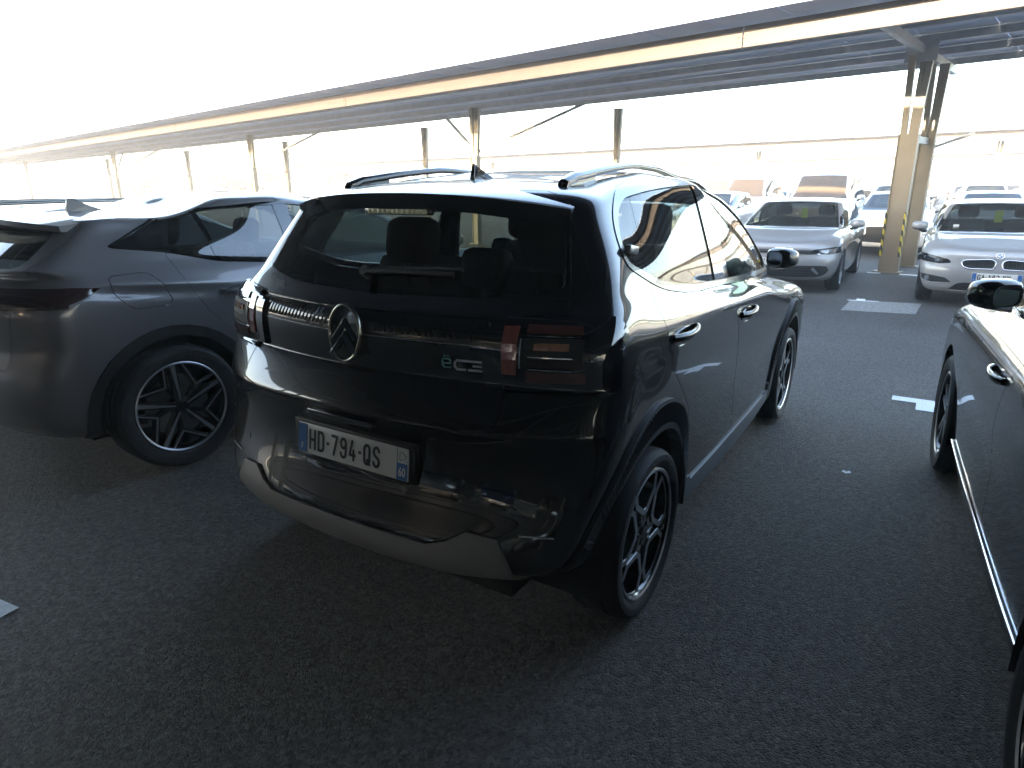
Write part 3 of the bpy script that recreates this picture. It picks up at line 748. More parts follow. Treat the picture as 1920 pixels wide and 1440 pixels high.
def letters_plate(parent, M, text, w=.52, left_letter='F', dep='60', h=.11, right_band=True, rear=True):
    """M: local frame (x right, y up, z out)"""
    p = empty('number_plate', parent=parent); p.matrix_local = M
    b = MB(); b.box((0, 0, 0), (w, h, .006), None, .002); b.build('plate_base', PLATEW, p)
    for sx, ch in ((-1, left_letter), (1, dep)):
        q = MB(); hb = h-.006; x = sx*(w/2-.0225-.002)
        if sx > 0 and ch: q.box((x, -h*.23, .0036), (.043, h*.50, .002))
        else: q.box((x, 0, .0036), (.043, hb, .002))
        q.build('plate_band', PLATEB, p)
    pos = -w/2+.047+.012; k_ = .040; sc = h/.11
    for ch in text:
        if ch == '-': wd = .016
        else: wd = .0345
        if ch == '-':
            mb = MB(); mb.box((pos+wd/2, 0, .0042), (.012, .010, .0016)); mb.build('plate_dash', PLATEK, p); pos += wd+.0085; continue
        mb = MB(); hh = .076*sc; lw = .0105
        for st in GLYPH[ch]:
            P = [(pos+lw/2+a*(wd-lw), -hh/2+lw/2+b*(hh-lw)) for a, b in st]
            for (x0, y0), (x1, y1) in zip(P, P[1:]):
                L_ = max(1e-6, math.hypot(x1-x0, y1-y0)); ux, uy = (x1-x0)/L_, (y1-y0)/L_; nx, ny = -uy*lw/2, ux*lw/2
                mb.add([(x0+nx, y0+ny, .005), (x1+nx, y1+ny, .005), (x1-nx, y1-ny, .005), (x0-nx, y0-ny, .005)], [(3, 2, 1, 0)])
            for x0, y0 in P:
                mb.add([(x0+lw/2*math.cos(R(45*q)), y0+lw/2*math.sin(R(45*q)), .005+.00005) for q in range(8)], [tuple(range(8))])
        o_ = mb.build('plate_character', PLATEK, p, fix=False); pos += wd+.0085
        for f_ in o_.data.polygons: pass
    text_mesh('band_text', left_letter, .032, PLATEW, p, Matrix.Translation((-w/2+.0245, -h*.28, .0052)), sx=.9, ext=.0005)
    if dep:
        text_mesh('band_text', dep, .042, PLATEW, p, Matrix.Translation((w/2-.0245, -h*.25, .0052)), sx=.72, bold=.0008, ext=.0005)
        q = poly_ring([[(.013+.003*math.cos(R(3*a)), a) for a in range(0, 360, 30)]], .0012, 0, .001)
        q.v = [(y_, z_, x_) for x_, y_, z_ in q.v]
        o = q.build('region_crest', PLATEK, p); o.location = (w/2-.0245, h*.24, .0052)
    # joint lines between the plate fields
    q = MB()
    for x in (-w/2+.047, w/2-.047): q.box((x, 0, .0034), (.0012, h-.006, .0012))
    q.build('plate_joint', PLATEK, p)
    return p

def build_main_car():
    root = empty('parked_car'); tag(root, 'black compact electric hatchback in the middle, with tailgate badge and plate HD-794-QS facing the viewer', 'car')
    hw = .877
    rows = [
        row((-.34, .25, .60, -.20, .25), (.70, [.20, .19, .19, .20]), (3.05, .22, .60, 2.75, .22)),
        row((-.60, .34, .70, -.46, .36), (.81, [.24, .205, .205, .24]), (3.26, .26, .72, 2.95, .26)),
        row((-.685, .385, .76, -.53, .42), (.838, [.30, .27, .27, .30]), (3.33, .34, .80, 2.98, .34)),
        row((-.690, .46, .79, -.52, .47), (.845, [.44, .40, .40, .42]), (3.35, .46, .83, 3.0, .46)),
        row((-.652, .545, .82, -.49, .56), (.852, [.56, .54, .54, .56]), (3.35, .58, .845, 3.02, .58)),
        row((-.618, .64, .845, -.46, .64), (.860, [.65, .64, .64, .66]), (3.34, .68, .85, 3.04, .68)),
        row((-.603, .755, .868, -.43, .755), (.873, [.76, .75, .74, .74]), (3.32, .74, .85, 3.05, .74)),
        row((-.650, .832, .872, -.41, .832), (.879, [.85, .84, .82, .80]), (3.29, .79, .84, 3.06, .79)),
        row((-.656, .862, .872, -.40, .862), (.880, [.90, .89, .86, .83]), (3.27, .82, .83, 3.05, .82)),
        row((-.602, .966, .870, -.33, .95, 1), (.879, [.965, .955, .93, .87]), (3.22, .86, .81, 3.02, .85)),
        row((-.584, .986, .868, -.31, .98, 1), (.878, [1.02, 1.01, .97, .90]), (3.14, .89, .78, 2.95, .88)),
        row((-.590, 1.085, .866, -.30, 1.075, 1), (.872, [1.085, 1.05, 1.01, .93]), (3.0, .93, .73, 2.85, .91)),
        row((-.560, 1.165, .850, -.27, 1.155, 1), (.838, [1.135, 1.095, 1.06, .98]), (2.72, .985, .70, 2.62, .95)),
        row((-.475, 1.215, .818, -.24, 1.215, 1), (.806, [1.20, 1.13, 1.10, 1.04]), (2.45, 1.02, .70, 2.35, .99)),
        row((-.430, 1.265, .795, -.21, 1.27, 1), (.787, [1.27, 1.20, 1.17, 1.10]), (2.45, 1.06, .72, 2.28, 1.05)),
        row((-.375, 1.36, .748, -.16, 1.36, 1), (.742, [1.38, 1.35, 1.33, 1.27]), (2.18, 1.27, .68, 2.00, 1.24)),
        row((-.325, 1.455, .690, -.11, 1.455, 1), (.690, [1.49, 1.50, 1.49, 1.43]), (1.84, 1.45, .63, 1.68, 1.42)),
        row((-.270, 1.530, .640, -.04, 1.520, 1), (.638, [1.56, 1.578, 1.565, 1.52]), (1.62, 1.535, .58, 1.48, 1.50)),
        row((-.06, 1.568, .49, .06, 1.560), (.49, [1.59, 1.608, 1.598, 1.565]), (1.45, 1.575, .46, 1.36, 1.56)),
        row((.05, 1.575, .25, .14, 1.576), (.24, [1.605, 1.62, 1.608, 1.585]), (1.35, 1.59, .24, 1.26, 1.585)),
        row((.16, 1.580, .0, .24, 1.584), (.0, [1.61, 1.625, 1.612, 1.59]), (1.26, 1.595, .0, 1.18, 1.597)),
    ]
    sh = Shell(rows, 190, 150)
    RT = .32
    gi = [(-.115, 1.318), (-.085, 1.39), (-.02, 1.465), (.07, 1.508), (.27, 1.530), (.52, 1.545), (.80, 1.552), (1.12, 1.538), (1.42, 1.485), (1.70, 1.385), (1.92, 1.27), (2.10, 1.135), (2.06, 1.085), (1.70, 1.105), (1.14, 1.134), (.82, 1.155), (.49, 1.175), (.30, 1.198), (.13, 1.23), (0, 1.275)]
    def grow(poly, d):
        c = np.mean(np.array(poly), 0); P = [np.array(p) for p in poly]; out = []
        for i in range(len(P)):
            a, p, b = P[i-1], P[i], P[(i+1) % len(P)]; d1 = (p-a)/np.linalg.norm(p-a); d2 = (b-p)/np.linalg.norm(b-p)
            n = np.array([-d1[1]-d2[1], d1[0]+d2[0]]); n /= np.linalg.norm(n)
            if n@(p-c) < 0: n = -n
            out.append(tuple(p+n*d))
        return out
    dlo = rounded(gi, .05, 3); trim = rounded(grow(gi, .028), .06, 3)
    sglass = lambda c, n: n[0] > .3 and c[2] > 1.0
    yb = lambda z: .825            # rear edge of the B pillar
    bcut = [(1.19, .34), (1.15, .50), (1.03, .80), (.965, 1.0), (.935, 1.12), (.935, 1.30), (.93, 1.60)]
    door_r = [(.10, 1.60), (.13, 1.51), (.045, 1.30), (.014, 1.22), (.018, 1.13), (.05, 1.038), (.10, .93), (.20, .84), (.34, .72), (.43, .60), (.46, .50), (.46, .36)]+bcut
    door_f = bcut[::-1]+[(2.03, .34), (2.06, .55), (2.10, .80), (2.13, 1.0), (2.14, 1.12), (1.95, 1.27), (1.72, 1.40), (1.40, 1.52), (1.1, 1.58), (1.0, 1.60)]
    tg = [(-1, .0)]
    tailg = [(0, .838), (.44, .842), (.575, .862), (.585, .900), (.575, .962), (.552, .99), (.552, 1.176), (.72, 1.186), (.69, 1.26), (.655, 1.36), (.627, 1.444), (.60, 1.51), (.50, 1.535), (0, 1.545)]
    rearp = lambda c, n: c[1] < .02 and n[1] < -.18
    backglass = rounded([(-.3, 1.208), (.43, 1.218), (.64, 1.246), (.672, 1.26), (.64, 1.36), (.610, 1.44), (.585, 1.492), (-.3, 1.50)], .03, 3)
    lampP = [(.552, .99), (.575, .962), (1.2, .975), (1.2, 1.178), (.552, 1.174)]
    lampR = lambda c, n: c[1] < -.14 and .5 < c[0] and n[1] < -.25
    lampS = lambda c, n: c[1] < -.05 and c[0] > .5 and n[0] > .2
    lampsidepoly = [(-1, .972), (-.40, .985), (-.345, 1.05), (-.325, 1.10), (-.300, 1.135), (-.318, 1.178), (-1, 1.178)]
    skid = [(-.2, .462), (.37, .464), (.432, .484), (.499, .524), (.600, .518), (.645, .435), (.65, .36), (.3, .30), (0, .33), (-.2, .33)]
    lowp = lambda c, n: c[1] < -.2 and n[1] < -.12
    clr = lambda cy: [(cy-.015+.475*math.cos(R(a)), RT+.52*math.sin(R(a))) for a in np.linspace(-20, 200, 44)]+[(cy-.44, .10), (cy+.42, .10)]
    inn = lambda cy: circle(cy, RT, .40, 44)
    def ribf(cy):
        def f(V):
            a = np.arctan2(V[:, 2]-RT, V[:, 1]-cy); r = np.hypot(V[:, 2]-RT, V[:, 1]-cy)
            m = np.clip((r-.372)/.01, 0, 1)*np.clip((.410-r)/.006, 0, 1)
            return m*0.0
        return f
    regs = [
        dict(name='wheel_opening', shapes=[('side', inn(0), None), ('side', inn(2.54), None)], mat=None),
        dict(name='arch_cladding', shapes=[('side', clr(0), lambda c, n: n[0] > .3 and c[2] < .95)], mat=PLAST2, raise_=.012, gap=.001, flange=.05),
        dict(name='arch_cladding', shapes=[('side', clr(2.54), lambda c, n: n[0] > .3 and c[2] < .95)], mat=PLAST2, raise_=.012, gap=.001, flange=.05),
        dict(name='quarter_glass', shapes=[('side', dlo, lambda c, n: sglass(c, n) and c[1] < .022+(c[2]-1.26)*.43)], mat=GL_DARK, raise_=-.004, flange=.004, gap=.001),
        dict(name='rear_door_glass', shapes=[('side', dlo, lambda c, n: sglass(c, n) and c[1] < yb(c[2]))], mat=GL_MID, raise_=-.004, flange=.004, gap=.001),
        dict(name='pillar_trim', shapes=[('side', dlo, lambda c, n: sglass(c, n) and c[1] < .96+(1.53-c[2])*.28)], mat=GLOSS, raise_=.001, gap=.0015),
        dict(name='front_door_glass', shapes=[('side', dlo, sglass)], mat=GL_MID, raise_=-.004, flange=.004, gap=.001),
        dict(name='window_trim', shapes=[('side', trim, sglass)], mat=mat('window_trim_satin', (.09, .10, .11), .25, metal=.5, coat=.5), raise_=.003, gap=.001),
        dict(name='rear_window', shapes=[('rear', backglass, rearp)], mat=GL_DARK, side='center', raise_=.003, gap=.001, flange=.006),
        dict(name='tail_lamp', shapes=[('rear', lampP, lampR), ('side', lampsidepoly, lampS)], mat=GLOSS, raise_=.013, gap=.002, flange=.03),
        dict(name='skid_plate', shapes=[('rear', skid, lowp)], mat=SKID, side='center', raise_=.012, gap=.001, flange=.02),
        dict(name='tailgate', shapes=[('rear', tailg, rearp)], mat=BLACK, side='center', gap=.003),
        dict(name='rear_door', shapes=[('side', door_r, None)], mat=BLACK, gap=.0025),
        dict(name='front_door', shapes=[('side', door_f, None)], mat=BLACK, gap=.0025),
        dict(name='sill_trim', shapes=[('side', [(.40, .27), (.47, .42), (.52, .335), (1.95, .335), (2.12, .42), (2.2, .27), (2.1, .18), (.5, .18)], lambda c, n: c[0] > .5 and c[2] < .45)], mat=SILL, raise_=.010, gap=.001, flange=.03),
        dict(name='windscreen', shapes=[('front', [(0, 1.06), (.62, 1.04), (.55, 1.46), (0, 1.49)], lambda c, n: c[1] > 1.1 and n[1] > .2)], mat=GL_WIND, side='center', raise_=0, flange=.004, gap=.001),
        dict(name='bonnet', shapes=[('top', [(0, 3.16), (.62, 3.05), (.74, 2.4), (.72, 2.22), (0, 2.36)], lambda c, n: n[2] > .4 and c[2] < 1.1)], mat=BLACK, side='center', gap=.003),
        dict(name='rear_bumper', shapes=[('rear', [(-.1, .0), (1.2, .0), (1.2, .972), (.575, .962), (.585, .900), (.575, .862), (.44, .842), (-.1, .838)], lambda c, n: c[1] < -.335), ('side', [(-1, .985), (-.41, .985), (-.345, .915), (-.338, .0), (-1, 0)], lambda c, n: n[0] > .15 and c[2] < .985)], mat=BLACK, side='center', gap=.0025),
    ]
    for ln in ([(.825, 1.08), (.825, 1.60)], [(1.086, 1.08), (.940, 1.60)], [(-.056, 1.08), (.168, 1.60)]): sh.cut('side', ln, sglass, closed=False)
    make_body(sh, regs, root, default=dict(name='body_shell', mat=BLACK, side='center', gap=.001, flange=.02))
    # seams of the door glass are cut by the pillars above; wheel arches and floor
    liners(root, hw, 2.54, .41, RT); underbody(root, hw, -.45, 3.1)
    fit_wheels(root, 'hex', RT, .247, .205, .868, 2.54)
    B = sh.bvh
    def onrear(x, z):
        if x < 0:
            p_, n_ = onrear(-x, z); return Vector((-p_.x, p_.y, p_.z)), Vector((-n_.x, n_.y, n_.z))
        r = B.ray_cast(Vector((x, -3, z)), Vector((0, 1, 0))); r = r if r[0] is not None else B.find_nearest(Vector((x, -.6, z))); return r[0], (r[1] if r[1].y < 0 else -r[1])
    def onside(y, z, s=1):
        r = B.ray_cast(Vector((3, y, z)), Vector((-1, 0, 0))); r = r if r[0] is not None else B.find_nearest(Vector((.87, y, z)))
        return r[0], (r[1] if r[1].x > 0 else -r[1])
    def strip(name, pts, w_, material, depth=.004, parent=root, where='rear', lift=.002, both=False, hgt=None):
        """ribbon lying on the shell through (x,z) or (y,z) points"""
        P = [q for q in [(onrear(*p) if where == 'rear' else onside(*p)) for p in pts] if q[0] is not None]; outs = []
        for s_ in ((1, -1) if both else (1,)):
            mb = MB(); rings = []
            for i, (p, n) in enumerate(P):
                if p is None: continue
                q = P[min(i+1, len(P)-1)][0]-P[max(i-1, 0)][0]; t = q.normalized(); sd = t.cross(n).normalized(); ww = w_(i) if callable(w_) else w_
                a, b = p+n*lift, p+n*(lift+depth)
                rings.append([a-sd*ww/2, b-sd*ww/2, b+sd*ww/2, a+sd*ww/2])
            if s_ < 0: rings = [[Vector((-v.x, v.y, v.z)) for v in r] for r in rings]
            v = [q for r in rings for q in r]; f = [(i*4+j, i*4+(j+1) % 4, i*4+4+(j+1) % 4, i*4+4+j) for i in range(len(rings)-1) for j in range(4)]
            f += [(3, 2, 1, 0), tuple(len(v)-4+k for k in range(4))]
            mb.add(v, f); outs.append(mb.build(name, material, parent))
        return outs
    def patch(name, poly, material, lift, dep=.004, parent=root, both=False, nx=10, where='rear'):
        """quad patch conforming to the shell: poly = 4 corners (x,z)"""
        outs = []
        a, b, c, d = [np.array(p) for p in poly]; V = []; ny = 3
        for i in range(nx+1):
            for j in range(ny+1):
                s_, t = i/nx, j/ny; q = (a*(1-s_)+b*s_)*(1-t)+(d*(1-s_)+c*s_)*t
                p, n = onrear(*q) if where == 'rear' else onside(*q)
                V.append((p+n*lift, p+n*(lift-dep)))
        for sg in ((1, -1) if both else (1,)):
            W = ny+1; n_ = len(V); v = [(p[0].x*sg, p[0].y, p[0].z) for p in V]+[(p[1].x*sg, p[1].y, p[1].z) for p in V]
            f = [(i*W+j, (i+1)*W+j, (i+1)*W+j+1, i*W+j+1) for i in range(nx) for j in range(ny)]
            per = [(i*W, (i+1)*W) for i in range(nx)]+[(nx*W+j, nx*W+j+1) for j in range(ny)]+[((i+1)*W+ny, i*W+ny) for i in range(nx-1, -1, -1)]+[(j+1, j) for j in range(ny-1, -1, -1)]
            f += [(p, q, q+n_, p+n_)[::-1] for p, q in per]
            mb = MB(); mb.add(v, f); outs.append(mb.build(name, material, parent))
        return outs
    # tail lamp internals
    L = .0145
    patch('lamp_vertical_lens', [(.563, 1.018), (.606, 1.018), (.606, 1.150), (.560, 1.148)], REDL, L+.004, both=True, nx=4)
    patch('lamp_upper_lens', [(.628, 1.133), (.780, 1.133), (.770, 1.155), (.628, 1.155)], REDD, L+.004, both=True)
    patch('lamp_lower_lens', [(.634, 1.000), (.795, 1.002), (.795, 1.034), (.634, 1.032)], REDD, L+.004, both=True)
    patch('lamp_centre_housing', [(.622, 1.042), (.785, 1.046), (.785, 1.124), (.622, 1.122)], PLAST, L+.003, both=True)
    patch('indicator_lens', [(.655, 1.092), (.750, 1.093), (.748, 1.111), (.655, 1.110)], AMBER, L+.007, both=True)
    strip('lamp_bright_line', [(.64+.02*i, 1.073) for i in range(7)], .0035, CHROME, .003, lift=L+.004, both=True)
    strip('lamp_bright_line', [(.63+.018*i, 1.1275) for i in range(9)], .0025, CHROME, .003, lift=L+.003, both=True)
    strip('lamp_bright_line', [(.64+.02*i, 1.038) for i in range(7)], .0025, SATIN, .003, lift=L+.003, both=True)
    strip('lamp_bright_line', [(.616, 1.04+.0135*i) for i in range(7)], .003, SATIN, .003, lift=L+.003, both=True)
    # ribbed band between the lamps
    for s_ in (1, -1):
        for k in range(20):
            x0 = .095+.0215*k; x1 = x0+.020
            if x1 > .525: continue
            a, na = onrear(x0, 1.158); b, nb = onrear(x1, 1.108)
            mb = MB(); M = []
            w_ = .0055
            for p, n in ((a, na), (b, nb)):
                for dx, dh in ((-w_, .0), (0, .007), (w_, .0)):
                    q = p+Vector((dx, 0, 0))+n*dh; M.append(Vector((q.x*s_, q.y, q.z)))
            mb.add(M, [(0, 1, 4, 3), (1, 2, 5, 4), (0, 2, 1), (3, 4, 5)]); mb.build('trim_rib', GLOSS, root)
    strip('trim_line', [(-.52+.04*i, 1.092) for i in range(27)], .003, MATS['window_trim_satin'], .002)
    strip('trim_line', [(-.52+.04*i, 1.168) for i in range(27)], .003, GLOSS, .004)
    # emblem: oval ring with two chevrons
    p, n = onrear(0, 1.092); em = empty('emblem', parent=root); nn = Vector((0, -1, .10)).normalized()
    em.matrix_local = Matrix.Translation((0, p.y-.012, 1.092)) @ nn.to_track_quat('Z', 'Y').to_matrix().to_4x4()
    N_ = 48
    def oval(a, b, z): return [Vector((a*math.cos(2*math.pi*i/N_), b*math.sin(2*math.pi*i/N_), z)) for i in range(N_)]
    mb = MB(); rr = [oval(.074, .097, -.004), oval(.074, .097, .006), oval(.071, .094, .010), oval(.066, .089, .010), oval(.064, .087, .004)]
    v = [q for r in rr for q in r]; mb.add(v, [(j*N_+i, j*N_+(i+1) % N_, (j+1)*N_+(i+1) % N_, (j+1)*N_+i) for j in range(4) for i in range(N_)], True)
    mb.build('emblem_ring', mat('ring_brushed', (.30, .29, .24), .22, metal=1), em)
    mb = MB(); mb.add(oval(.066, .089, .002)+oval(.066, .089, -.004), [tuple(range(N_))]+[(i, N_+i, N_+(i+1) % N_, (i+1) % N_) for i in range(N_)]); mb.build('emblem_back', GLOSS, em)
    mb = MB()
    for y0, hh, ww in ((.052, .030, .052), (.006, .030, .060)):
        for s_ in (1, -1):
            # bevelled chevron arm: outer face and ridge
            P = [(0, y0, .006), (s_*ww, y0-.062, .006), (s_*ww, y0-.062-hh, .006), (0, y0-hh, .006), (0, y0-hh*.5, .017), (s_*ww*.98, y0-.062-hh*.5, .014)]
            mb.add([Vector(q) for q in P], [(0, 1, 5, 4), (4, 5, 2, 3), (1, 2, 5)])
    mb.build('chevron', mat('chevron_satin', (.16, .20, .21), .25, metal=.9), em)
    # model badge, strokes
    def stroke_badge(name, strokes, x0, z0, sc, material, w_=.0055):
        mb = MB()
        for st in strokes:
            for a, b in zip(st, st[1:]):
                pa, na = onrear(x0+a[0]*sc, z0+a[1]*sc); pb, nb2 = onrear(x0+b[0]*sc, z0+b[1]*sc)
                d = (pb-pa).normalized()*w_*.45
                mb.bar(pa-d+na*.006, pb+d+nb2*.006, w_, .006, up=na)
        return mb.build(name, material, root)
    stroke_badge('badge_letter', [[(.95, .72), (.95, .45), (.1, .45)], [(.95, .72), (.8, .9), (.2, .9), (.05, .72), (.05, .18), (.2, 0), (.95, 0)], [(.3, 1.15), (.3, 1.25)], [(.7, 1.15), (.7, 1.25)]], .368, 1.020, .030, TEAL, .004)
    stroke_badge('badge_letter', [[(1.45, .95), (.3, .95), (.05, .7), (.05, .3), (.3, .05), (1.1, .05)]], .409, 1.015, .031, mat('badge_silver', (.55, .56, .58), .4, metal=.2), .0055)
    stroke_badge('badge_letter', [[(0, .95), (1.2, .95), (1.4, .78), (1.25, .5), (.35, .5)], [(1.25, .5), (1.45, .25), (1.2, .05), (-.15, .05)]], .461, 1.015, .031, mat('badge_silver', (.55, .56, .58), .4, metal=.2), .0055)
    # number plate with lamp recess
    p, n = onrear(0, .692)
    letters_plate(root, Matrix.Translation((.012, -.630, .692)) @ Vector((0, -1, .14)).to_track_quat('Z', 'Y').to_matrix().to_4x4(), 'HD-794-QS')
    mb = MB(); mb.box((.012, -.610, .692), (.56, .03, .135), None, .004); mb.build('plate_holder', PLAST, root)
    mb = MB(); mb.box((0, -.650, .815), (.30, .03, .02), None, .004); mb.build('plate_lamp_bar', GLOSS, root)
    # parking sensors and towing cover, tail reflectors
    for x in (-.62, -.24, .24, .62):
        p, n = onrear(x, .60); mb = MB(); mb.tube(p-n*.004, p+n*.003, .012, .011, 16); mb.build('parking_sensor', GLOSS, root)
    strip('bumper_corner_line', [(.66+.02*i, .535+.001*i) for i in range(6)], .004, SATIN, .003, both=True)
    for s_ in (1,):
        P, n = onside(-.30, .545)
    0 and strip('bumper_side_trim', [(-.47+.03*i, .602) for i in range(5)], .005, SATIN, .004, where='side', both=True)
    # roof spoiler
    rings = []; nxs = 40
    for i in range(nxs+1):
        x = -.622+1.244*i/nxs; t = abs(x)/.622; ye = -.365+.15*t**3.0; ze = 1.537-.052*t**2.4
        yr_ = .045+.03*t; zr_ = 1.578-.055*t**2.2
        yl = ye+.02; zl = ze-.058-.016*t**4
        if t > .97: zr_ -= .01
        gy = -.285+.10*t**2.5; gz = 1.468-.018*t**3
        if t > .93: gz -= .03*(t-.93)/.07; zl -= .02*(t-.93)/.07
        rings.append([(x, yr_, zr_), (x, yr_*.5+ye*.5, zr_*.45+ze*.55+.008), (x, ye+.03, ze+.003), (x, ye, ze-.006), (x, ye+.002, ze-.016), (x, yl, zl), (x, gy, gz), (x, gy+.10, gz+.02)])
    k = len(rings[0]); v = [q for r in rings for q in r]; f = [(i*k+j, (i+1)*k+j, (i+1)*k+(j+1) % k, i*k+(j+1) % k) for i in range(nxs) for j in range(k)]+[tuple(range(k)), tuple(len(v)-1-j for j in range(k))]
    mb = MB(); mb.add(v, f, True); mb.build('spoiler', BLACK, root, auto=38)
    # pale segmented reflection under the spoiler, built as a 12-cell brake lamp
    lampo = MB(); lampo.box((.02, -.334, 1.470), (.30, .02, .024), None, .004); tl = lampo.build('brake_lamp', GLOSS, root)
    for k in range(12):
        mb = MB(); mb.box((-.102+.0222*k, -.346, 1.4695), (.0195, .006, .0165), None, .002); mb.build('brake_lamp_cell', PALE_REFL, tl)
    # rear wiper
    mb = MB(); a, n = onrear(-.04, 1.262); b, nb = onrear(.32, 1.268)
    mb.tube(a-n*.01, a+n*.035, .022, .018, 14); mb.build('wiper_pivot', PLAST, root)
    mb = MB(); mb.sweep([a+n*.03, a.lerp(b, .3)+n*.035, b+nb*.03], [(-.010, -.005), (.010, -.005), (.008, .006), (-.008, .006)], up=n); mb.build('wiper_arm', PLAST, root)
    mb = MB(); mb.bar(a.lerp(b, .25)+Vector((0, 0, .016))+n*.018, b+Vector((.03, .0, .02))+nb*.018, .008, .016, up=n); mb.build('wiper_blade', PLAST, root)
    # roof rails
    for s_ in (1, -1):
        pts = []; ww = []
        for i in range(26):
            t = i/25; y = -.045+1.83*t
            x = .505-.012*math.sin(math.pi*t); r_ = B.ray_cast(Vector((x, y, 3)), Vector((0, 0, -1)))
            z0 = r_[0].z if r_[0] is not None else 1.5
            end = min(t, 1-t)*25; lift = .022*min(1, end/1.6+.55 if end > 0 else .30)
            pts.append((s_*x, y, z0+lift)); ww.append(1)
        mb = MB(); mb.sweep(pts, [(-.020, -.010), (.020, -.010), (.017, .008), (.006, .016), (-.010, .016), (-.019, .006)]); mb.build('roof_rail', BLACK, root)
        for i0, i1 in ((0, 3), (25, 22)):
            a, b = Vector(pts[i0]), Vector(pts[i1]); mb = MB()
            P = [Vector((a.x, a.y-(.03 if i0 == 0 else -.05), a.z-.035)), Vector((a.x, a.y, a.z+.008)), Vector((b.x, b.y, b.z)), Vector((b.x, b.y, b.z-.045))]
            q = [p+Vector((dx, 0, 0)) for dx in (-.019, .019) for p in P]
            mb.add(q, [(0, 1, 2, 3), (7, 6, 5, 4), (0, 4, 5, 1), (1, 5, 6, 2), (2, 6, 7, 3), (3, 7, 4, 0)]); mb.build('rail_foot', BLACK, root)
    # shark fin antenna
    mb = MB(); y0 = .13
    prof = [(0, 0), (.0, .012), (.012, .060), (.035, .045), (.075, .026), (.135, .008), (.14, 0)]
    r_ = B.ray_cast(Vector((.0, y0+.07, 3)), Vector((0, 0, -1)))[0].z
    v = [];
    for (yy, zz) in prof: wd = .024*(1-zz/.075)*(1 if 0 < yy < .13 else .5); v += [(-wd, y0+yy, r_+zz-.004), (wd, y0+yy, r_+zz-.004)]
    n_ = len(prof); mb.add(v, [(2*i, 2*i+1, 2*i+3, 2*i+2) for i in range(n_-1)]+[tuple(2*i for i in range(n_)), tuple(2*i+1 for i in range(n_-1, -1, -1))]); mb.build('antenna', GLOSS, root)
    # roof seams
    for (pts) in ([(-.60+.06*i, .10+.10*(1-abs(i-10)/10)*0) for i in range(21)],):
        pass
    # door handles
    for s_ in (1, -1):
        for y, z in ((.08, 1.035), (1.03, .965)):
            p, n = onside(y+.13, z)
            cup = MB(); N2 = 16; v = [(p.x-.002, y+.13+.125*math.cos(2*math.pi*i/N2), z-.006+.032*math.sin(2*math.pi*i/N2)) for i in range(N2)]
            cup.add([(s_*a, b, c) for a, b, c in v]+[(s_*(p.x-.018), y+.13, z-.006)], [(i, (i+1) % N2, N2) for i in range(N2)]); 
            cup.add([(s_*(p.x+.003), b+(b-y-.13)*.03, c) for a, b, c in v]+[(s_*(a-.004), b, c) for a, b, c in v], [(i, (i+1) % N2, N2+(i+1) % N2, N2+i) for i in range(N2)])
            cu = cup.build('handle_cup', GLOSS, root)
            pts = []
            for i in range(9):
                t = i/8; yy = y+.005+.25*t; px = onside(yy, z)[0].x; pts.append((s_*(px+.004+.030*math.sin(math.pi*t)**.6), yy, z+.006))
            mb = MB(); mb.sweep(pts, [(-.007, -.013), (.007, -.013), (.009, .0), (.005, .014), (-.006, .014)]); mb.build('door_handle', BLACK, root)
    # arch cladding ribs
    for cy in (0, 2.54):
        mbs = MB()
        for s_ in (1, -1):
            for k in range(52):
                a = R(22+140*k/51)
                P = []
                for rx, rz in ((.418, .430), (.462, .506)):
                    y = cy-.012+rx*math.cos(a); z = RT+rz*math.sin(a); p, n = onside(y, z)
                    if p is None: break
                    P.append((p+n*.012, n, Vector((0, -math.sin(a), math.cos(a)))))
                if len(P) < 2: continue
                v = []
                for p, n, t in P:
                    for dt, dh in ((-.0065, 0), (0, .006), (.0065, 0)): q = p+t*dt+n*dh; v.append((s_*q.x, q.y, q.z))
                mbs.add(v, [(0, 1, 4, 3), (1, 2, 5, 4), (0, 2, 1), (3, 4, 5)])
        o = mbs.build('cladding_rib', PLAST2, root); o['kind'] = 'stuff'
    # door mirrors
    for s_ in (1, -1): mirror_at(root, s_, .885, 1.74, 1.165, BLACK, .72)
    # bright quarter-window clip
    p, n = onside(-.02, 1.335)
    mb = MB(); mb.box((p.x+.006, -.065, 1.352), (.022, .085, .026), Euler((R(-8), 0, R(4))).to_matrix(), .005); mb.build('quarter_trim_block', SATIN, root)
    # cabin
    seats(root, [(1.22, 'front'), (.22, 'rear')], .93, hx=.34)
    mb = MB(); mb.box((0, .22, 1.22), (.24, .09, .17), Euler((R(-10), 0, 0)).to_matrix(), .04); mb.build('headrest', SEAT, root)
    mb = MB(); mb.box((0, 1.98, 1.0), (1.36, .42, .20), None, .06); mb.box((0, 1.1, .40), (1.5, 2.8, .06)); mb.box((0, .35, .62), (1.3, .5, .3), None, .05); mb.build('cabin_floor', CABIN, root)
    mb = MB(); mb.box((0, .0, .80), (1.3, .1, .5)); mb.box((0, 1.62, 1.43), (.22, .02, .06), None, .008); mb.build('parcel_shelf', CABIN, root)
    return root, sh

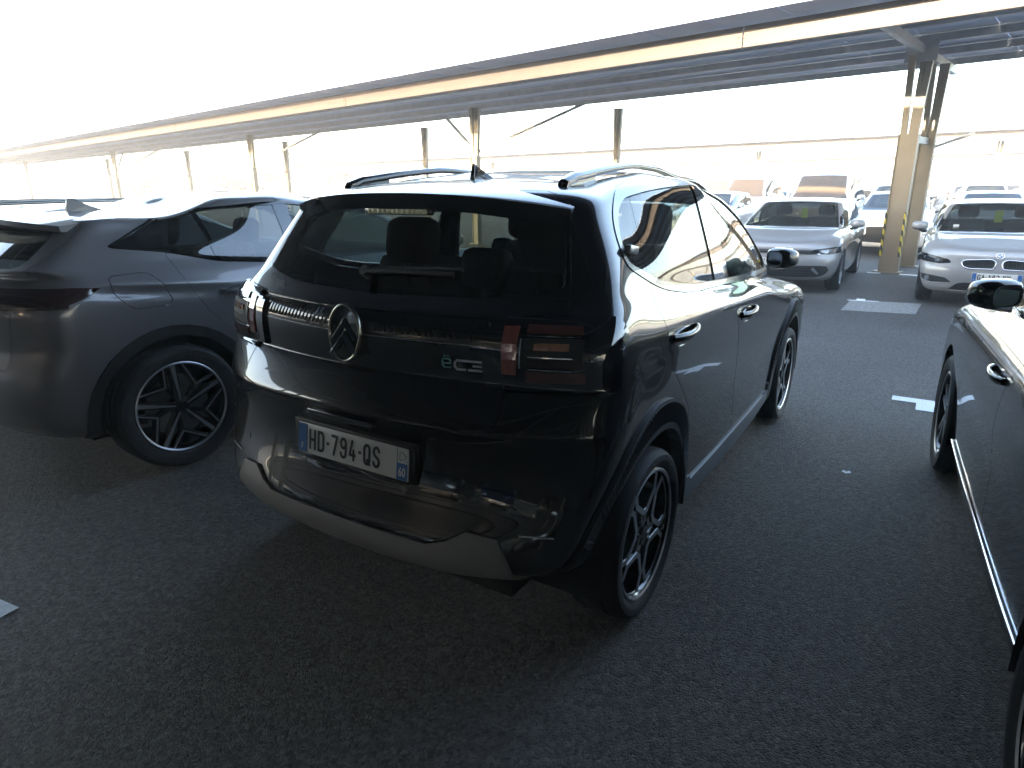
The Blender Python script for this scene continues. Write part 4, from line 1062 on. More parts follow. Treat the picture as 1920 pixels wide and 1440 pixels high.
# ------------------------------------------------------------------ the other cars
def gen_rows(p):
    hw, H, wb, ro, fo, zb, zh = p['hw'], p['H'], p['wb'], p['ro'], p['fo'], p['zb'], p['zh']
    yf = wb+fo; yc = p.get('yc', yf-1.02); yw = p.get('yw', yc-.78); yrr = p.get('yrr', -.30); yrb = p.get('yrb', -.52); zrr = p.get('zrr', H-.06)
    tz = p.get('tz', zb+.02); zc = p.get('zc', zh+.19); tw = p.get('tw', 0.0); fb = p.get('fb', 0)
    rb = lambda yo, z, w, b: (-ro+yo, z, w*hw, -ro+yo+b, z, fb)
    ff = lambda yo, z, w, b, dz=0: (yf-yo, z, w*hw, yf-yo-b, z+dz)
    gw = p.get('gw', 1.0)
    def G(t, w, b):      # rear glass plane between tail (yrb, tz) and roof (yrr, zrr)
        return (yrb+(yrr-yrb)*t, tz+.03+(zrr-tz-.03)*t, w*hw, yrb+(yrr-yrb)*t+b, tz+.04+(zrr-tz-.04)*t)
    def W(t, w, b):      # windscreen
        return (yc+(yw-yc)*t, zc+(H-.05-zc)*t, w*hw*gw, yc+(yw-yc)*t-b, zc+(H-.06-zc)*t)
    zs = p.get('zside', [zb, zb, zb-.01, zb-.03]); o = lambda d: [q+d for q in zs]
    rf = p.get('roof', [H-.035, H, H-.01, H-.04]); r_ = lambda d: [q+d for q in rf]
    m = p.get('mid', .06)
    return [
        row(rb(.30, .24, .70, .14), (.82*hw, [.20]*3), ff(.25, .20, .70, .25)),
        row(rb(.10, .31, .84, .18), (.945*hw, [.23, .21, .23]), ff(.09, .215, .84, .28)),
        row(rb(.02, .41, .90, .20), (.965*hw, [.35, .33, .34]), ff(.025, .31, .91, .31)),
        row(rb(.0, .53, .93, .21), (.970*hw, [.48, .47, .47]), ff(.0, .42, .95, .33)),
        row(rb(.02, .66, .955, .22), (.978*hw, [.60, .60, .60]), ff(.0, .53, .97, .34)),
        row(rb(.05, .78, .970, .25), (1.0*hw, [.74, .73, .72]), ff(.02, .61, .975, .36)),
        row(rb(.04, .90, .975, .26), (1.0*hw, o(-.20)), ff(.04, zh-.09, .97, .38, .02)),
        row(rb(.05, tz-.10, .968, .27), (.995*hw, o(-.12)), ff(.07, zh-.035, .955, .42, .05)),
        row(rb(.10, tz-.03, .94, .26), (.965*hw, o(-.05)), ff(.14, zh+.01, .915, .50, .07)),
        row(rb(.16, tz+.01, .91, .22), (.93*hw, o(-.005)), ff(.40, zh+.07, .84, .52, .075)),
        row((yrb, tz+.03, .875*hw, yrb+.20, tz+.05), (.90*hw, o(.03)), (yc+.25, zc-.03, .82*hw, yc-.02, zc-.02)),
        row(G(.15, .85, .18), (.875*hw*(1+(gw-1)*.4), o(.08)), W(.03, .80, .16)),
        row(G(.5, .80, .16), (.82*hw*(1+(gw-1)*.7), [zb+(H-zb)*.50]*4), W(.42, .75, .15)),
        row(G(.88, .745, .14), (.755*hw*gw, r_(-.09)), W(.84, .68, .13)),
        row((yrr+.03, zrr+.01, .70*hw, yrr+.16, zrr+.005), (.70*hw*gw, r_(-.035)), W(1.0, .63, .12)),
        row((yrr+.22, zrr+.03, .52*hw, yrr+.30, zrr+.02), (.52*hw, r_(-.008)), (yw-.12, H-.025, .49*hw, yw-.20, H-.035)),
        row((yrr+.32, zrr+.037, .26*hw, yrr+.38, zrr+.035), (.26*hw, r_(.004)), (yw-.2, H-.015, .25*hw, yw-.26, H-.018)),
        row((yrr+.42, zrr+.04, 0, yrr+.46, zrr+.04), (0, r_(.006)), (yw-.28, H-.010, 0, yw-.33, H-.010)),
    ]

def mirror_at(root, s_, x, y, z, mt, sc=1.0, face=MIRG, yaw=-40):
    m_ = empty('door_mirror', (s_*x, y, z), R(yaw)*s_, root); m_['k'] = 1; del m_['k']; m_.scale = (sc, sc, sc)
    mb = MB(); rings = []
    for t, (sx, sz) in ((-.075, (.088, .060)), (-.062, (.102, .076)), (-.02, (.110, .083)), (.04, (.104, .078)), (.085, (.080, .060)), (.11, (.045, .034))):
        rings.append([(s_*(.035+sx*(abs(math.cos(a))**.6)*(1 if math.cos(a) > 0 else -.95)), t, sz*(abs(math.sin(a))**.65)*(1 if math.sin(a) > 0 else -.85)+.01) for a in [2*math.pi*i/24 for i in range(24)]])
    v = [q for r in rings for q in r]; mb.add(v, [(j*24+i, j*24+(i+1) % 24, (j+1)*24+(i+1) % 24, (j+1)*24+i) for j in range(5) for i in range(24)]+[tuple(range(120, 144))], True)
    mb.build('mirror_cap', mt, m_)
    mb = MB(); a = [(q[0], -.070, q[2]) for q in rings[0]]; c = (s_*.035, -.06, .01); b = [(c[0]+(q[0]-c[0])*.9, -.066, c[2]+(q[2]-c[2])*.88) for q in rings[0]]
    mb.add(a+b, [(i, (i+1) % 24, 24+(i+1) % 24, 24+i) for i in range(24)]); mb.build('mirror_rim', PLAST, m_)
    mb = MB(); mb.add(b, [tuple(range(24))] if s_ < 0 else [tuple(range(23, -1, -1))]); q = mb.build('mirror_face', face, m_, fix=False)
    if q.data.polygons[0].normal.y > 0: q.data.flip_normals()
    mb = MB(); mb.bar((-s_*.12, .06, -.075), (s_*.02, .0, -.045), .06, .04); mb.build('mirror_arm', PLAST, m_)
    return m_

def gen_car(name, p, pm, loc, yaw, res=(110, 84), wheel='five', hi=False, front=None, rear=None, win=None, extra=None, simple=False, tint=None, glassm=None):
    root = empty(name, loc, yaw); hw, H, wb, ro, fo, zb, zh = p['hw'], p['H'], p['wb'], p['ro'], p['fo'], p['zb'], p['zh']
    sh = Shell(gen_rows(p), *res, deform=p.get('deform')); Rt = p.get('Rt', .32); yf = wb+fo
    yc = p.get('yc', yf-1.02); yw = p.get('yw', yc-.78); yrr = p.get('yrr', -.30); yrb = p.get('yrb', -.52); zrr = p.get('zrr', H-.06); zc = p.get('zc', zh+.19); tz = p.get('tz', zb+.02)
    gm = glassm or GL_DARK
    sg = lambda c, n: n[0] > .25 and c[2] > zb-.12
    if win is None:
        win = [(yrr+.02, zb+.14), (yrr+.16, H-.13), (yrr+.5, H-.095), (yw-.5, H-.085), (yw-.12, H-.115), (yc-.32, zb+.13), (yc-.20, zb+.04), (yc-.40, zb+.025), (.9, zb+.03), (.2, zb+.05)]
    dlo = rounded(win, .05, 3)
    by = p.get('by', .95)
    arch = circle(0, Rt, Rt+.055, 32), circle(wb, Rt, Rt+.055, 32)
    cut_lines = ([('side', [(.365, 1.0), (.30, 1.6)]), ('side', [(.395, 1.0), (.325, 1.6)])] if p.get('qpost') else [])+[('side', [(by, zb), (by-.03, H)]), ('side', [(by+.11, zb), (by+.06, H)])]
    for pr_, ln in cut_lines: sh.cut(pr_, ln, sg, closed=False)
    regs = [dict(name='wheel_opening', shapes=[('side', arch[0], None), ('side', arch[1], None)], mat=None)]
    if p.get('clad'):
        for cy in (0, wb): regs.append(dict(name='arch_cladding', shapes=[('side', circle(cy, Rt, Rt+p['clad'], 32), lambda c, n: n[0] > .3 and c[2] < .9)], mat=PLAST, raise_=.010, gap=.001, flange=.03))
    if p.get('qpost'): regs += [dict(name='quarter_glass', shapes=[('side', dlo, lambda c, n: sg(c, n) and c[1] < .365-(c[2]-1.0)*.108)], mat=gm, raise_=-.003, flange=.004, gap=.001), dict(name='quarter_post', shapes=[('side', dlo, lambda c, n: sg(c, n) and c[1] < .395-(c[2]-1.0)*.1167)], mat=GLOSS, raise_=0, gap=.001, docut=False)]
    regs += [dict(name='rear_side_glass', shapes=[('side', dlo, lambda c, n: sg(c, n) and c[1] < by-.015)], mat=gm, raise_=-.003, flange=.004, gap=.001),
             dict(name='pillar_trim', shapes=[('side', dlo, lambda c, n: sg(c, n) and c[1] < by+.085)], mat=GLOSS, raise_=0, gap=.001, docut=False),
             dict(name='front_side_glass', shapes=[('side', dlo, sg)], mat=gm if simple else GL_MID, raise_=-.003, flange=.004, gap=.001, docut=False)]
    if p.get('trim'):
        c_ = np.mean(np.array(win), 0); tr = rounded([tuple(np.array(q)+(np.array(q)-c_)/np.linalg.norm(np.array(q)-c_)*.022) for q in win], .05, 3)
        regs.append(dict(name='window_trim', shapes=[('side', tr, sg)], mat=p['trim'], raise_=.002, gap=.001))
    wx = p.get('wx', .70)*hw; gw = p.get('gw', 1.0); wx *= gw
    regs.append(dict(name='windscreen', shapes=[('front', rounded([(-.2, zc+.0), (wx+.06, zc-.005), (wx-.0*hw, zc+.15), (.61*hw*gw, H-.085), (.57*hw*gw, H-.065), (-.2, H-.045)], .03, 2), lambda c, n: c[1] > yw-.25 and n[1] > .25 and c[2] > zc-.05)], mat=glass('windscreen_dark', (.30, .32, .31), dust=.06) if not tint else tint, side='center', raise_=.0, flange=.004, gap=.001))
    regs.append(dict(name='rear_window', shapes=[('rear', rounded([(-.2, tz+.05), (.72*hw, tz+.06), (.62*hw, zrr-.06), (-.2, zrr-.045)], .04, 2), lambda c, n: c[1] < yrr+.3 and n[1] < -.2)], mat=GL_DARK, side='center', raise_=0, flange=.004, gap=.001))
    if front: regs += front(sh, yf, hw)
    if rear: regs += rear(sh, ro, hw)
    if not simple:
        b1, b2 = by, p.get('dr', .05)
        regs.append(dict(name='rear_door', shapes=[('side', p.get('rdoor', [(b2-.02, H), (b2-.03, zb+.1), (b2+.05, zb-.12), (b2+.22, .80), (b2+.38, .62), (b2+.42, .36), (b1+.12, .34), (b1+.09, .7), (b1+.02, zb), (b1+.0, H)]), None)], mat=pm, gap=.0022))
        regs.append(dict(name='front_door', shapes=[('side', [(b1+.0, H), (b1+.02, zb), (b1+.09, .7), (b1+.12, .34), (wb-Rt-.17, .34), (wb-Rt-.10, .6), (wb-Rt-.06, zb-.1), (wb-Rt-.05, zb+.05), (yc-.30, zb+.16), (yw-.10, H-.07), (yw-.4, H)], None)], mat=pm, gap=.0022))
        regs.append(dict(name='bonnet', shapes=[('top', [(-.3, yf-.20), (.55*hw, yf-.27), (.80*hw, yf-.50), (.83*hw, yc+.15), (.80*hw, yc-.10), (-.3, yc+.12)], lambda c, n: n[2] > .35 and c[2] < zc+.05 and c[1] > yc-.3)], mat=pm, side='center', gap=.002))
    parts = make_body(sh, regs, root, default=dict(name='body_shell', mat=pm, side='center', gap=.0, flange=.02))
    liners(root, hw, wb, Rt+.06, Rt); underbody(root, hw, -ro+.42, yf-.3)
    fit_wheels(root, wheel, Rt, p.get('Rr', .215), p.get('tw_', .21), hw-.012, wb, hi=hi)
    if not simple or p.get('seats'):
        seats(root, [(wb-1.42, 'front')], .80 if H < 1.6 else .92, hx=.35)
    mb = MB(); mb.box((0, wb-.62, zb-.10), (1.5*hw, .4, .2), None, .05); mb.box((0, wb/2-.2, .42), (1.6*hw, wb+.3, .06)); mb.build('cabin_floor', CABIN, root)
    for s_ in (1, -1):
        mx = hw*1.02+.03
        mirror_at(root, s_, mx*p.get('mxs', 1), p.get('ym', yc-.36), zb+.06+p.get('mz', 0), p.get('mm', pm), p.get('ms', .9))
    if not simple:
        for s_ in (1, -1):
            for y in p.get('hy', (.22, 1.15)):
                z = p.get('hz', zb-.11); r_ = sh.bvh.ray_cast(Vector((3, y+.1, z)), Vector((-1, 0, 0)))
                if r_[0] is None: continue
                pts = []
                for i in range(9):
                    t = i/8; q = sh.bvh.ray_cast(Vector((3, y+.22*t, z)), Vector((-1, 0, 0)))[0]; pts.append((s_*(q.x+.003+.028*math.sin(math.pi*t)**.6), y+.22*t, z))
                mb = MB(); mb.sweep(pts, [(-.006, -.012), (.006, -.012), (.009, .0), (.005, .013), (-.006, .013)]); mb.build('door_handle', p.get('hm', pm), root)
                c_ = Vector((s_*(r_[0].x-.001), y+.11, z-.004)); cup = MB(); N2 = 16
                v = [(s_*(r_[0].x+.002), c_.y+.085*math.cos(2*math.pi*i/N2), z-.004+.026*math.sin(2*math.pi*i/N2)) for i in range(N2)]; cup.add(v+[(s_*(r_[0].x-.015), c_.y, z)], [(i, (i+1) % N2, N2) for i in range(N2)]); cup.build('handle_cup', GLOSS, root)
    if extra: extra(root, sh)
    return root, sh

def fmesh(sh, poly, name, material, parent, lift=.003, dep=.01, s_=1, n=10, ny=4, y0=9):
    """conforming patch on the nose, poly = 4 corners (x,z)"""
    a, b, c, d = [np.array(q) for q in poly]; V = []
    for i in range(n+1):
        for j in range(ny+1):
            s1, t = i/n, j/ny; q = (a*(1-s1)+b*s1)*(1-t)+(d*(1-s1)+c*s1)*t
            x = abs(q[0]); r_ = sh.bvh.ray_cast(Vector((x, y0, q[1])), Vector((0, -1, 0)))
            if r_[0] is None: r_ = sh.bvh.find_nearest(Vector((x, 4, q[1])))
            pt = Vector((q[0], r_[0].y, q[1])); V.append((pt+Vector((0, lift, 0)), pt-Vector((0, dep, 0))))
    W = ny+1; n_ = len(V); v = [(p_[0].x*s_, p_[0].y, p_[0].z) for p_ in V]+[(p_[1].x*s_, p_[1].y, p_[1].z) for p_ in V]
    f = [(i*W+j, (i+1)*W+j, (i+1)*W+j+1, i*W+j+1) for i in range(n) for j in range(ny)]
    per = [(i*W, (i+1)*W) for i in range(n)]+[(n*W+j, n*W+j+1) for j in range(ny)]+[((i+1)*W+ny, i*W+ny) for i in range(n-1, -1, -1)]+[(j+1, j) for j in range(ny-1, -1, -1)]
    f += [(p_, q, q+n_, p_+n_) for p_, q in per]
    mb = MB(); mb.add(v, f); return mb.build(name, material, parent)

FP = lambda c, n: n[1] > .12 and c[1] > 2
# --- silver compact hatchback facing the viewer
def front_a(sh, yf, hw):
    return [dict(name='headlight', shapes=[('front', rounded([(.47, .660), (.52, .700), (.80, .742), (.93, .735), (.86, .655), (.74, .628), (.55, .635)], .02, 2), FP)], mat=LAMPC, raise_=.002, gap=.002, flange=.01),
            dict(name='grille', shapes=[('front', [(-.1, .640), (.53, .640), (.50, .690), (-.1, .690)], FP)], mat=PLAST, side='center', raise_=-.012, gap=.0, flange=.004),
            dict(name='lower_grille', shapes=[('front', rounded([(-.1, .255), (.62, .262), (.70, .300), (.75, .38), (.72, .445), (.62, .455), (-.1, .44)], .02, 2), FP)], mat=PLAST, side='center', raise_=-.012, gap=.0, flange=.006)]
def extra_a(root, sh):
    hw = .87
    for s_ in (1, -1):
        fmesh(sh, [(.49, .652), (.84, .655), (.88, .728), (.50, .690)], 'headlight_bowl', HEADD, root, -.020, .01, s_)
        fmesh(sh, [(.60, .652), (.71, .645), (.72, .700), (.60, .688)], 'headlight_reflector', HEADL, root, -.012, .01, s_)
        fmesh(sh, [(.76, .665), (.80, .665), (.80, .71), (.76, .705)], 'indicator', AMBER, root, -.012, .01, s_, n=3)
        fmesh(sh, [(.545, .41), (.62, .335), (.60, .31), (.52, .40)], 'bumper_blade', SATIN, root, .012, .02, s_, n=5)
        fmesh(sh, [(.60, .335), (.62, .335), (.55, .425), (.53, .42)], 'bumper_blade', SILVER, root, .012, .02, s_, n=4)
        fmesh(sh, [(.52, .238), (.80, .255), (.82, .275), (.52, .252)], 'bumper_lip', SATIN, root, .012, .02, s_)
    fmesh(sh, [(-.60, .627), (.60, .627), (.62, .640), (-.62, .640)], 'grille_strip', CHROME, root, .004, .01, n=24, ny=2)
    for z in (.663, .677): fmesh(sh, [(-.5, z), (.5, z), (.5, z+.005), (-.5, z+.005)], 'grille_slat', SATIN, root, -.004, .01, n=20, ny=1)
    for z in (.30, .34, .385, .425): fmesh(sh, [(-.56, z), (.56, z), (.56, z+.006), (-.56, z+.006)], 'grille_slat', PLAST2, root, -.003, .01, n=20, ny=1)
    fmesh(sh, [(-.54, .248), (.54, .248), (.54, .266), (-.54, .266)], 'bumper_strip', SATIN, root, .008, .02, n=20, ny=1)
    y = sh.bvh.ray_cast(Vector((0, 9, .515)), Vector((0, -1, 0)))[0].y
    letters_plate(root, Matrix.Translation((0, y+.012, .505)) @ Vector((0, 1, .03)).to_track_quat('Z', 'Y').to_matrix().to_4x4(), 'GZ-217-LZ', dep='')
    em = empty('emblem', (0, y+.0, .665), 0, root); mb = MB(); q = poly_ring([[(.046, a) for a in range(0, 360, 20)]], .007, .008, .01); mb.add([(a[1], a[0], a[2]) for a in q.v], q.f)
    for pts in ([(-.020, .034), (0, -.002), (.020, .034)], [(-.036, .020), (-.016, -.034), (0, .0), (.016, -.034), (.036, .020)]):
        for a, b in zip(pts, pts[1:]): mb.bar((a[0], .008, a[1]), (b[0], .008, b[1]), .006, .006, up=(0, 1, 0))
    mb.build('emblem_ring', CHROME, em)
    tagsheet(root, sh, -.10, 1.20, .10, .19)
def tagsheet(root, sh, x, z, w=.115, h=.19):
    r_ = sh.bvh.ray_cast(Vector((abs(x), 9, z)), Vector((0, -1, 0))); r2 = sh.bvh.ray_cast(Vector((abs(x), 9, z+.1)), Vector((0, -1, 0)))
    y = r_[0].y; t = Vector((0, 0, 1)); nn = Vector((0, 1, 0))
    c = Vector((x, r2[0].y-.05, z+.02))
    mb = MB(); P = []
    for a, b in ((-w/2, -h/2), (w/2, -h/2), (w/2, h*.34), (w*.28, h*.34), (w*.28, h/2), (w*.1, h*.36), (-w*.1, h*.36), (-w*.28, h/2), (-w*.28, h*.34), (-w/2, h*.34)): P.append(c+Vector((1, 0, 0))*a+t*b)
    P2 = [q-nn*.003 for q in P]; n = len(P)
    mb.add(P+P2, [tuple(range(n)), tuple(range(2*n-1, n-1, -1))]+[(i, n+i, n+(i+1) % n, (i+1) % n) for i in range(n)]); mb.build('windscreen_tag', TAGY, root)
pA = dict(gw=1.07, hw=.875, H=1.45, wb=2.55, ro=.68, fo=.82, zb=.98, zh=.80, yc=2.42, yw=1.60, zc=1.0, Rt=.31, Rr=.205, mm=SILVER)

# --- silver hatchback with twin kidney grilles
def front_b(sh, yf, hw):
    return [dict(name='headlight', shapes=[('front', rounded([(.50, .620), (.53, .665), (.78, .715), (.90, .735), (.93, .69), (.90, .625), (.62, .600)], .02, 2), FP)], mat=LAMPC, raise_=.002, gap=.002, flange=.01),
            dict(name='kidney_grille', shapes=[('front', rounded([(.045, .565), (.03, .655), (.08, .690), (.36, .668), (.395, .635), (.37, .580), (.30, .560)], .03, 3), FP)], mat=PLAST, raise_=-.015, gap=0, flange=.01),
            dict(name='side_intake', shapes=[('front', rounded([(.46, .355), (.54, .42), (.88, .455), (.86, .375), (.70, .335)], .02, 2), FP)], mat=PLAST, raise_=-.015, gap=0, flange=.01),
            dict(name='lower_grille', shapes=[('front', rounded([(-.1, .245), (.50, .250), (.40, .355), (.33, .37), (-.1, .37)], .02, 2), FP)], mat=PLAST, side='center', raise_=-.015, gap=0, flange=.01)]
def extra_b(root, sh):
    for s_ in (1, -1):
        fmesh(sh, [(.53, .625), (.88, .630), (.89, .715), (.55, .668)], 'headlight_bowl', HEADD, root, -.022, .01, s_)
        for cx, cz in ((.79, .665), (.66, .650)):
            y = sh.bvh.ray_cast(Vector((cx, 9, cz)), Vector((0, -1, 0)))[0].y
            mb = MB(); mb.tube((s_*cx, y-.02, cz), (s_*cx, y-.004, cz), .040, .044, 20, False); mb.tube((s_*cx, y-.02, cz), (s_*cx, y-.010, cz), .03, .024, 16); mb.build('headlight_lens', HEADL, root)
        fmesh(sh, [(.56, .655), (.76, .690), (.76, .698), (.56, .663)], 'indicator', AMBER, root, -.006, .01, s_)
        y = sh.bvh.ray_cast(Vector((.74, 9, .395)), Vector((0, -1, 0)))[0].y
        mb = MB(); mb.tube((s_*.74, y-.03, .395), (s_*.74, y-.002, .395), .036, .036, 18); mb.build('fog_lamp', HEADL, root)
        for k in range(11):
            x = .065+.029*k; yy = sh.bvh.ray_cast(Vector((x, 9, .62)), Vector((0, -1, 0)))[0].y
            mb = MB(); mb.box((s_*x, yy-.012, .624), (.007, .02, .105-.002*k)); mb.build('grille_bar', PLAST2, root)
        ol = rounded([(.045, .565), (.03, .655), (.08, .690), (.36, .668), (.395, .635), (.37, .580), (.30, .560)], .03, 3); P = []
        for x, z in ol+ol[:1]:
            yy = sh.bvh.ray_cast(Vector((x, 9, z)), Vector((0, -1, 0)))[0].y; P.append((s_*x, yy+.004, z))
        mb = MB(); mb.sweep(P, [(.006, -.006), (.006, .006), (-.006, .006), (-.006, -.006)], up=(0, 1, 0)); mb.build('kidney_frame', CHROME, root)
    for z in (.285, .325): fmesh(sh, [(-.38, z), (.38, z), (.38, z+.008), (-.38, z+.008)], 'grille_slat', PLAST2, root, -.004, .01, n=16, ny=1)
    y = sh.bvh.ray_cast(Vector((0, 9, .45)), Vector((0, -1, 0)))[0].y
    letters_plate(root, Matrix.Translation((0, y+.012, .455)) @ Vector((0, 1, .03)).to_track_quat('Z', 'Y').to_matrix().to_4x4(), 'GA-183-KM', dep='')
    r_ = sh.bvh.ray_cast(Vector((0, 9, .735)), Vector((0, -1, 0))); c = r_[0]; nn = r_[1] if r_[1].y > 0 else -r_[1]
    em = empty('emblem', parent=root); em.matrix_local = Matrix.Translation(c+nn*.004) @ nn.to_track_quat('Z', 'Y').to_matrix().to_4x4()
    for rad, z, m_ in ((.041, .0, CHROME), (.037, .003, PLATEK), (.025, .006, CHROME)):
        mb = MB(); mb.tube((0, 0, z-.004), (0, 0, z), rad, rad, 24); mb.build('emblem_disc', m_, em)
    for q in range(4):
        mb = MB(); pts = [(0, 0)]+[(.023*math.cos(R(90*q+9*i)), .023*math.sin(R(90*q+9*i))) for i in range(11)]
        mb.prism(pts, (0, 0, .0065), (1, 0, 0), (0, 1, 0), (0, 0, .002)); mb.build('emblem_field', PLATEB if q % 2 else PLATEW, em)
    tagsheet(root, sh, .0, 1.17, .10, .19)
    rr = sh.bvh.ray_cast(Vector((.5, 9, 1.04)), Vector((0, -1, 0)))[0]
    mb = MB(); mb.box((.5, rr.y-.01, 1.045), (.07, .002, .06)); mb.build('windscreen_sticker', PLATEW, root)
pB = dict(gw=1.06, hw=.87, H=1.42, wb=2.69, ro=.72, fo=.76, zb=.97, zh=.80, yc=2.42, yw=1.62, zc=.985, Rt=.32, Rr=.225, mm=SILVER2)

# --- dark grey crossover coupe on the left
pL = dict(hw=.925, H=1.535, wb=2.75, ro=.80, fo=.85, zb=1.10, zh=.92, yc=2.55, yw=1.72, zc=1.06, Rt=.36, Rr=.262, tw_=.23, yrr=-.34, yrb=-.70, zrr=1.395, tz=1.12,
          roof=[1.42, 1.525, 1.54, 1.50], zside=[1.15, 1.12, 1.09, 1.04], clad=.115, qpost=1, by=.86, hz=.985, hy=(.30, 1.30), trim=GLOSS, fb=0,
          rdoor=[(.14, 1.6), (.15, 1.45), (.10, 1.30), (.07, 1.20), (.12, 1.05), (.22, .88), (.36, .74), (.46, .62), (.50, .36), (1.08, .34), (1.02, .7), (.90, 1.10), (.87, 1.6)])
def ridge_l(B):
    y, z = B[:, :, 1], B[:, :, 2]; t = np.clip((y+.45)/.2, 0, 1)*np.clip((.55-y)/.5, 0, 1); z0 = 1.095-.075*(y+.33)/.8; d = (z-z0)
    B = B.copy(); B[:, :, 0] += t*(B[:, :, 0] > .5)*(.013*np.exp(-(np.abs(d)/.020)**1.4)-.010*np.exp(-((d+.05)/.03)**2)); return B
pL['deform'] = ridge_l
winL = [(-.20, 1.262), (-.02, 1.335), (.14, 1.400), (.36, 1.435), (.80, 1.455), (1.25, 1.450), (1.62, 1.39), (2.0, 1.235), (2.18, 1.13), (2.0, 1.105), (1.1, 1.12), (.70, 1.13), (.38, 1.152), (.12, 1.215)]
def rear_l(sh, ro, hw):
    return [dict(name='tail_lamp', shapes=[('rear', [(.30, 1.00), (1.2, .985), (1.2, 1.085), (.30, 1.085)], lambda c, n: n[1] < -.25 and c[1] < -.3), ('side', [(-1.2, .985), (-.52, .99), (-.36, 1.045), (-.31, 1.075), (-.42, 1.085), (-1.2, 1.085)], None)], mat=mat('smoked_red_lamp', (.02, .004, .004), .12, coat=1), raise_=.006, gap=.002, flange=.012),
            dict(name='fuel_flap', shapes=[('side', rounded([(-.27, 1.125), (-.06, 1.13), (-.0, 1.06), (.03, .97), (-.0, .945), (-.18, .945), (-.26, 1.03)], .04, 4), None)], mat=GREY, gap=.004, side='right'),
            dict(name='tailgate', shapes=[('rear', [(-.1, .68), (.62, .68), (.70, .99), (.70, 1.09), (.735, 1.14), (.70, 1.3), (.665, 1.36), (.60, 1.42), (-.1, 1.44)], lambda c, n: n[1] < -.2 and c[1] < -.2)], mat=GREY, side='center', gap=.003)]
def extra_l(root, sh):
    # spoiler lip
    mb = MB(); rings = []
    for i in range(25):
        x = -.64+1.28*i/24; t = abs(x)/.64; y = -.50+.14*t**3; z = 1.408-.035*t**2
        rings.append([(x, y+.22, z+.024), (x, y, z), (x, y+.005, z-.03), (x, y+.14, z-.03)])
    v = [q for r in rings for q in r]; mb.add(v, [(i*4+j, i*4+4+j, i*4+4+(j+1) % 4, i*4+(j+1) % 4) for i in range(24) for j in range(4)]+[(0, 1, 2, 3), tuple(len(v)-1-k for k in range(4))], True); mb.build('spoiler', GREY, root, auto=35)
    r_ = sh.bvh.ray_cast(Vector((.0, -.02, 3)), Vector((0, 0, -1)))[0].z; y0 = -.09
    prof = [(0, 0), (.0, .03), (.012, .075), (.05, .075), (.11, .040), (.19, .010), (.195, 0)]; v = []; mb = MB()
    for (yy, zz) in prof: wd = .030*(1-zz/.085)*(1 if 0 < yy < .15 else .5); v += [(-wd, y0+yy, r_+zz-.006), (wd, y0+yy, r_+zz-.006)]
    n_ = len(prof); mb.add(v, [(2*i, 2*i+1, 2*i+3, 2*i+2) for i in range(n_-1)]+[tuple(2*i for i in range(n_)), tuple(2*i+1 for i in range(n_-1, -1, -1))]); mb.build('antenna', GREY, root)

# --- black hatchback on the right
pR = dict(hw=.90, H=1.47, wb=2.62, ro=.72, fo=.82, zb=1.02, zh=.84, yc=2.42, yw=1.60, zc=1.03, Rt=.33, Rr=.235, by=1.03, hy=(.26, 1.12), hz=.90, ym=1.42, mxs=.96, mz=.07, ms=.74, trim=CHROME)
def extra_r(root, sh):
    for s_ in (1, -1):
        P = []
        for i in range(20):
            y = .42+1.72*i/19; z = .335
            q = sh.bvh.ray_cast(Vector((3, y, z)), Vector((-1, 0, 0)))[0]; P.append((s_*(q.x+.006), y, z))
        mb = MB(); mb.sweep(P, [(-.006, -.004), (.006, -.004), (.004, .005), (-.006, .005)]); mb.build('sill_strip', CHROME, root)

main_car, main_shell = build_main_car()
def place_cars():
    out = {}
    o, sh = gen_car('parked_car', pL, GREY, (-1.885-.925*math.cos(R(-5))+.012, -.104-.925*math.sin(R(-5)), 0), R(-5), (150, 110), 'blade', True, glassm=GL_REFL, rear=rear_l, win=winL, extra=extra_l); out['L'] = (o, sh)
    tag(o, 'dark grey crossover coupe at the left edge, five-spoke two-tone wheel and fuel flap in view', 'car')
    o, sh = gen_car('parked_car', pR, BLACK, (0, 0, 0), R(4.3), (150, 100), 'twin', True, extra=extra_r); out['R'] = (o, sh)
    h = Vector((-math.sin(R(4.3)), math.cos(R(4.3)), 0)); rgt = Vector((h.y, -h.x, 0)); fw = Vector((1.755, 2.118, 0)); o.location = fw+rgt*.888-h*pR['wb']
    tag(o, 'glossy black car cut off by the right edge, mirror, door and wheels in view', 'car')
    o, sh = gen_car('parked_car', pA, SILVER, (-.43, 11.86, 0), R(180), (120, 96), 'ten', False, front=front_a, extra=extra_a); out['A'] = (o, sh); o.scale = (1, 1, .94)
    tag(o, 'silver hatchback with slim straight grille, left of the striped post', 'car')
    o, sh = gen_car('parked_car', pB, SILVER2, (2.31, 11.60, 0), R(180), (120, 96), 'five', False, front=front_b, extra=extra_b); out['B'] = (o, sh); o.scale = (1, 1, .955)
    tag(o, 'silver hatchback with twin oval grilles and round badge, right of the striped post', 'car')
    return out
CARS = place_cars()

